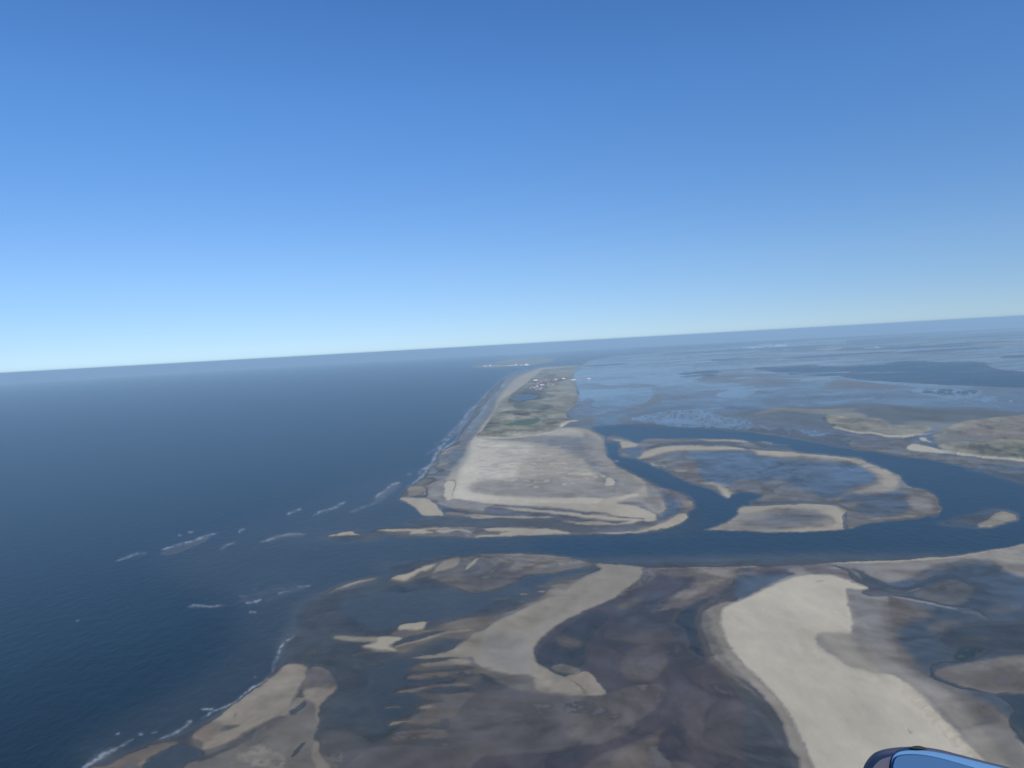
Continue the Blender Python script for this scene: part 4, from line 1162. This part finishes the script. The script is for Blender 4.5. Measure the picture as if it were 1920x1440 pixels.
# wind turbines
def lathe(prof, n=10):
    vs, fs = [], []
    for r_, z_ in prof:
        vs += [(r_ * math.cos(2 * math.pi * k / n), r_ * math.sin(2 * math.pi * k / n), z_) for k in range(n)]
    for i in range(len(prof) - 1):
        for k in range(n):
            fs.append((i * n + k, i * n + (k + 1) % n, (i + 1) * n + (k + 1) % n, (i + 1) * n + k))
    fs.append(tuple(reversed(range(n)))); fs.append(tuple((len(prof) - 1) * n + k for k in range(n)))
    return vs, fs
TL = 'leftmost white wind turbine of the long row behind the mainland shore'
tb = root('wind_turbine', far, 0, TL, 'wind turbine', 'wind turbines behind the mainland shore')
mesh('tower', *lathe([(4.2, -2), (3.6, 30), (2.6, 95)]), M_steel, tb, True)
vv, ff = boxv(-2.4, 2.4, -4, 9, 95.01, 100)
mesh('nacelle', vv, ff, M_steel, tb)
for k in range(3):
    a = 2 * math.pi * k / 3 + .3
    prof = [(2, 1.4), (10, 3.2), (25, 2.4), (44, .6)]
    vs = []
    for rr_, wd in prof:
        for s, q in ((-1, -5.2), (1, -5.2), (1, -4.4), (-1, -4.4)):
            vs.append((rr_ * math.cos(a) - s * wd / 2 * math.sin(a), q, 97.5 + rr_ * math.sin(a) + s * wd / 2 * math.cos(a)))
    fs = []
    for i in range(3):
        for j in range(4):
            fs.append((i * 4 + j, i * 4 + (j + 1) % 4, i * 4 + 4 + (j + 1) % 4, i * 4 + 4 + j))
    fs += [(0, 1, 2, 3), (15, 14, 13, 12)]
    mesh('blade', vs, fs, M_steel, tb)
xs = [1486, 1508, 1528, 1550, 1566, 1582, 1612, 1632, 1654, 1676, 1692, 1714, 1732, 1746, 1764, 1780, 1796, 1816, 1841]
for i, x in enumerate(xs):
    p = pB(x, 326 - (x - 1486) * .02 + rd.uniform(-6, 3), 1)
    if i == 0:
        tb.location = p; tb.rotation_euler = (0, 0, .1)
    else:
        clone(tb, p, rd.uniform(-.3, .3), nth(i, 'white wind turbine of the long row behind the mainland shore', len(xs)), None, (rd.uniform(1.15, 1.35),) * 3)
for i, (x, y) in enumerate(((1090, 345), (1120, 342), (1165, 340), (1185, 337), (1312, 322))):
    clone(tb, pB(x, y), rd.uniform(-.3, .3), 'white wind turbine among the pale buildings of the mainland town', 'wind turbines in the mainland town', (1.2,) * 3)

# the aircraft the photograph is taken from: only the tip of one part shows
def camp(px_, py_, d):
    """a point d metres in front of the seat, along the sight line"""
    dx, dy = (px_ - 960) / FPX, (py_ - 720) / FPX
    v_ = np.array([0, 0, ALT]) + d * (dx * XA - dy * YA - ZA)
    return tuple(float(q) for q in v_)
M_navy = plain('dark_violet_trim', (.115, .110, .150), .6, .3, .1, .2, 9)
M_blue = plain('blue_paint', (.062, .155, .32), .45, .4, .15, .04, 5)
M_litblue = plain('sky_lit_blue_paint', (.13, .29, .52), .45, .4, .15, .04, 5)  # the panel's blue, lightened: skylight on its chamfer put into the colour
M_rub = plain('dark_rubber', (.03, .04, .045), .6)
ap = root('aircraft', camp(1800, 1520, 2.1), 0, 'blue aircraft part with a dark rounded edge at the bottom right', 'aircraft')
bpy.context.view_layer.update()
def loops(name, rings, mat, parent):
    """closed outlines joined into a rounded solid"""
    o0 = Vector(ap.location); vs = []; n = None
    for pts_, d in rings:
        P_ = smooth(pts_, True, 5); n = len(P_)
        vs += [tuple(Vector(camp(a, b, d)) - o0) for a, b in P_]
    fs = []
    for i in range(len(rings) - 1):
        for k in range(n):
            fs.append((i * n + k, (i + 1) * n + k, (i + 1) * n + (k + 1) % n, i * n + (k + 1) % n))
    fs.append(tuple(reversed(range(n)))); fs.append(tuple((len(rings) - 1) * n + k for k in range(n)))
    ob = mesh(name, vs, fs, mat, parent, False)
    me = ob.data
    me.polygons.foreach_set('use_smooth', [len(pl.vertices) == 4 for pl in me.polygons])
    return ob
def inset(P_, k, cx=1800, cy=1515):
    return [(cx + (a - cx) * (1 - k / 190), cy + (b - cy) * (1 - k / 110)) for a, b in P_]
BO = [(1612, 1480), (1618, 1441), (1632, 1418), (1650, 1407), (1680, 1401.5), (1720, 1400), (1760, 1405), (1800, 1415), (1850, 1428), (1900, 1441), (1960, 1462), (2000, 1500), (1990, 1580), (1900, 1625), (1700, 1625), (1625, 1580)]
loops('edge_trim', [(inset(BO, 30), 2.50), (inset(BO, 4), 2.40), (BO, 2.25), (inset(BO, 1), 2.14), (inset(BO, 6), 2.08), (inset(BO, 14), 2.06)], M_navy, ap)
PO = [(1672, 1560), (1671, 1450), (1672, 1424), (1680, 1412), (1695, 1407), (1725, 1406), (1760, 1410.5), (1800, 1419.5), (1850, 1432), (1892, 1443), (1950, 1466), (1975, 1500), (1962, 1560), (1900, 1600), (1800, 1610), (1700, 1600)]
PI = [(1674, 1555), (1673, 1450), (1674, 1430), (1680, 1418), (1696, 1413.5), (1725, 1414), (1760, 1420), (1800, 1431), (1850, 1446), (1885, 1458), (1935, 1478), (1955, 1505), (1945, 1550), (1890, 1585), (1800, 1594), (1705, 1585)]
st = loops('lit_edge', [(PO, 2.062), (PO, 2.056), (inset(PO, 1), 2.054)], M_litblue, ap)  # upper edge coloured brighter, as a chamfer reflecting the sky
loops('panel', [(PI, 2.055), (inset(PI, .5), 2.050), (inset(PI, 3), 2.048)], M_blue, ap)
CP = [(1706, 1402), (1711, 1399.2), (1722, 1398.2), (1732, 1400.4), (1738, 1403.8), (1724, 1404.5)]
loops('cap', [(CP, 2.20), (inset(CP, 0), 2.07), (inset(CP, .3, 1722, 1402), 2.04)], M_rub, ap)
#@@END

# ------------------------------------------------------------------ haze
def haze():
    X, Zl, Zh = 120000.0, -1140.0, ALT + 15.0
    vs = [(sx * X, sy * X, zz) for zz in (Zl, Zh) for sx, sy in ((-1, -1), (1, -1), (1, 1), (-1, 1))]
    fs = [(3, 2, 1, 0), (4, 5, 6, 7), (0, 1, 5, 4), (1, 2, 6, 5), (2, 3, 7, 6), (3, 0, 4, 7)]
    me = bpy.data.meshes.new('haze'); me.from_pydata(vs, [], fs); me.update()
    m = bpy.data.materials.new('haze_air'); m.use_nodes = True
    nt = m.node_tree; nt.nodes.clear()
    pv = nt.nodes.new('ShaderNodeVolumePrincipled'); out = nt.nodes.new('ShaderNodeOutputMaterial')
    pv.inputs['Color'].default_value = HAZE_COLOR
    pv.inputs['Density'].default_value = HAZE_DENSITY
    nt.links.new(pv.outputs[0], out.inputs['Volume'])
    me.materials.append(m)
    o = bpy.data.objects.new('haze', me); scene.collection.objects.link(o)
    o['kind'] = 'stuff'; o['label'] = 'pale blue haze over the sea and flats'
haze()
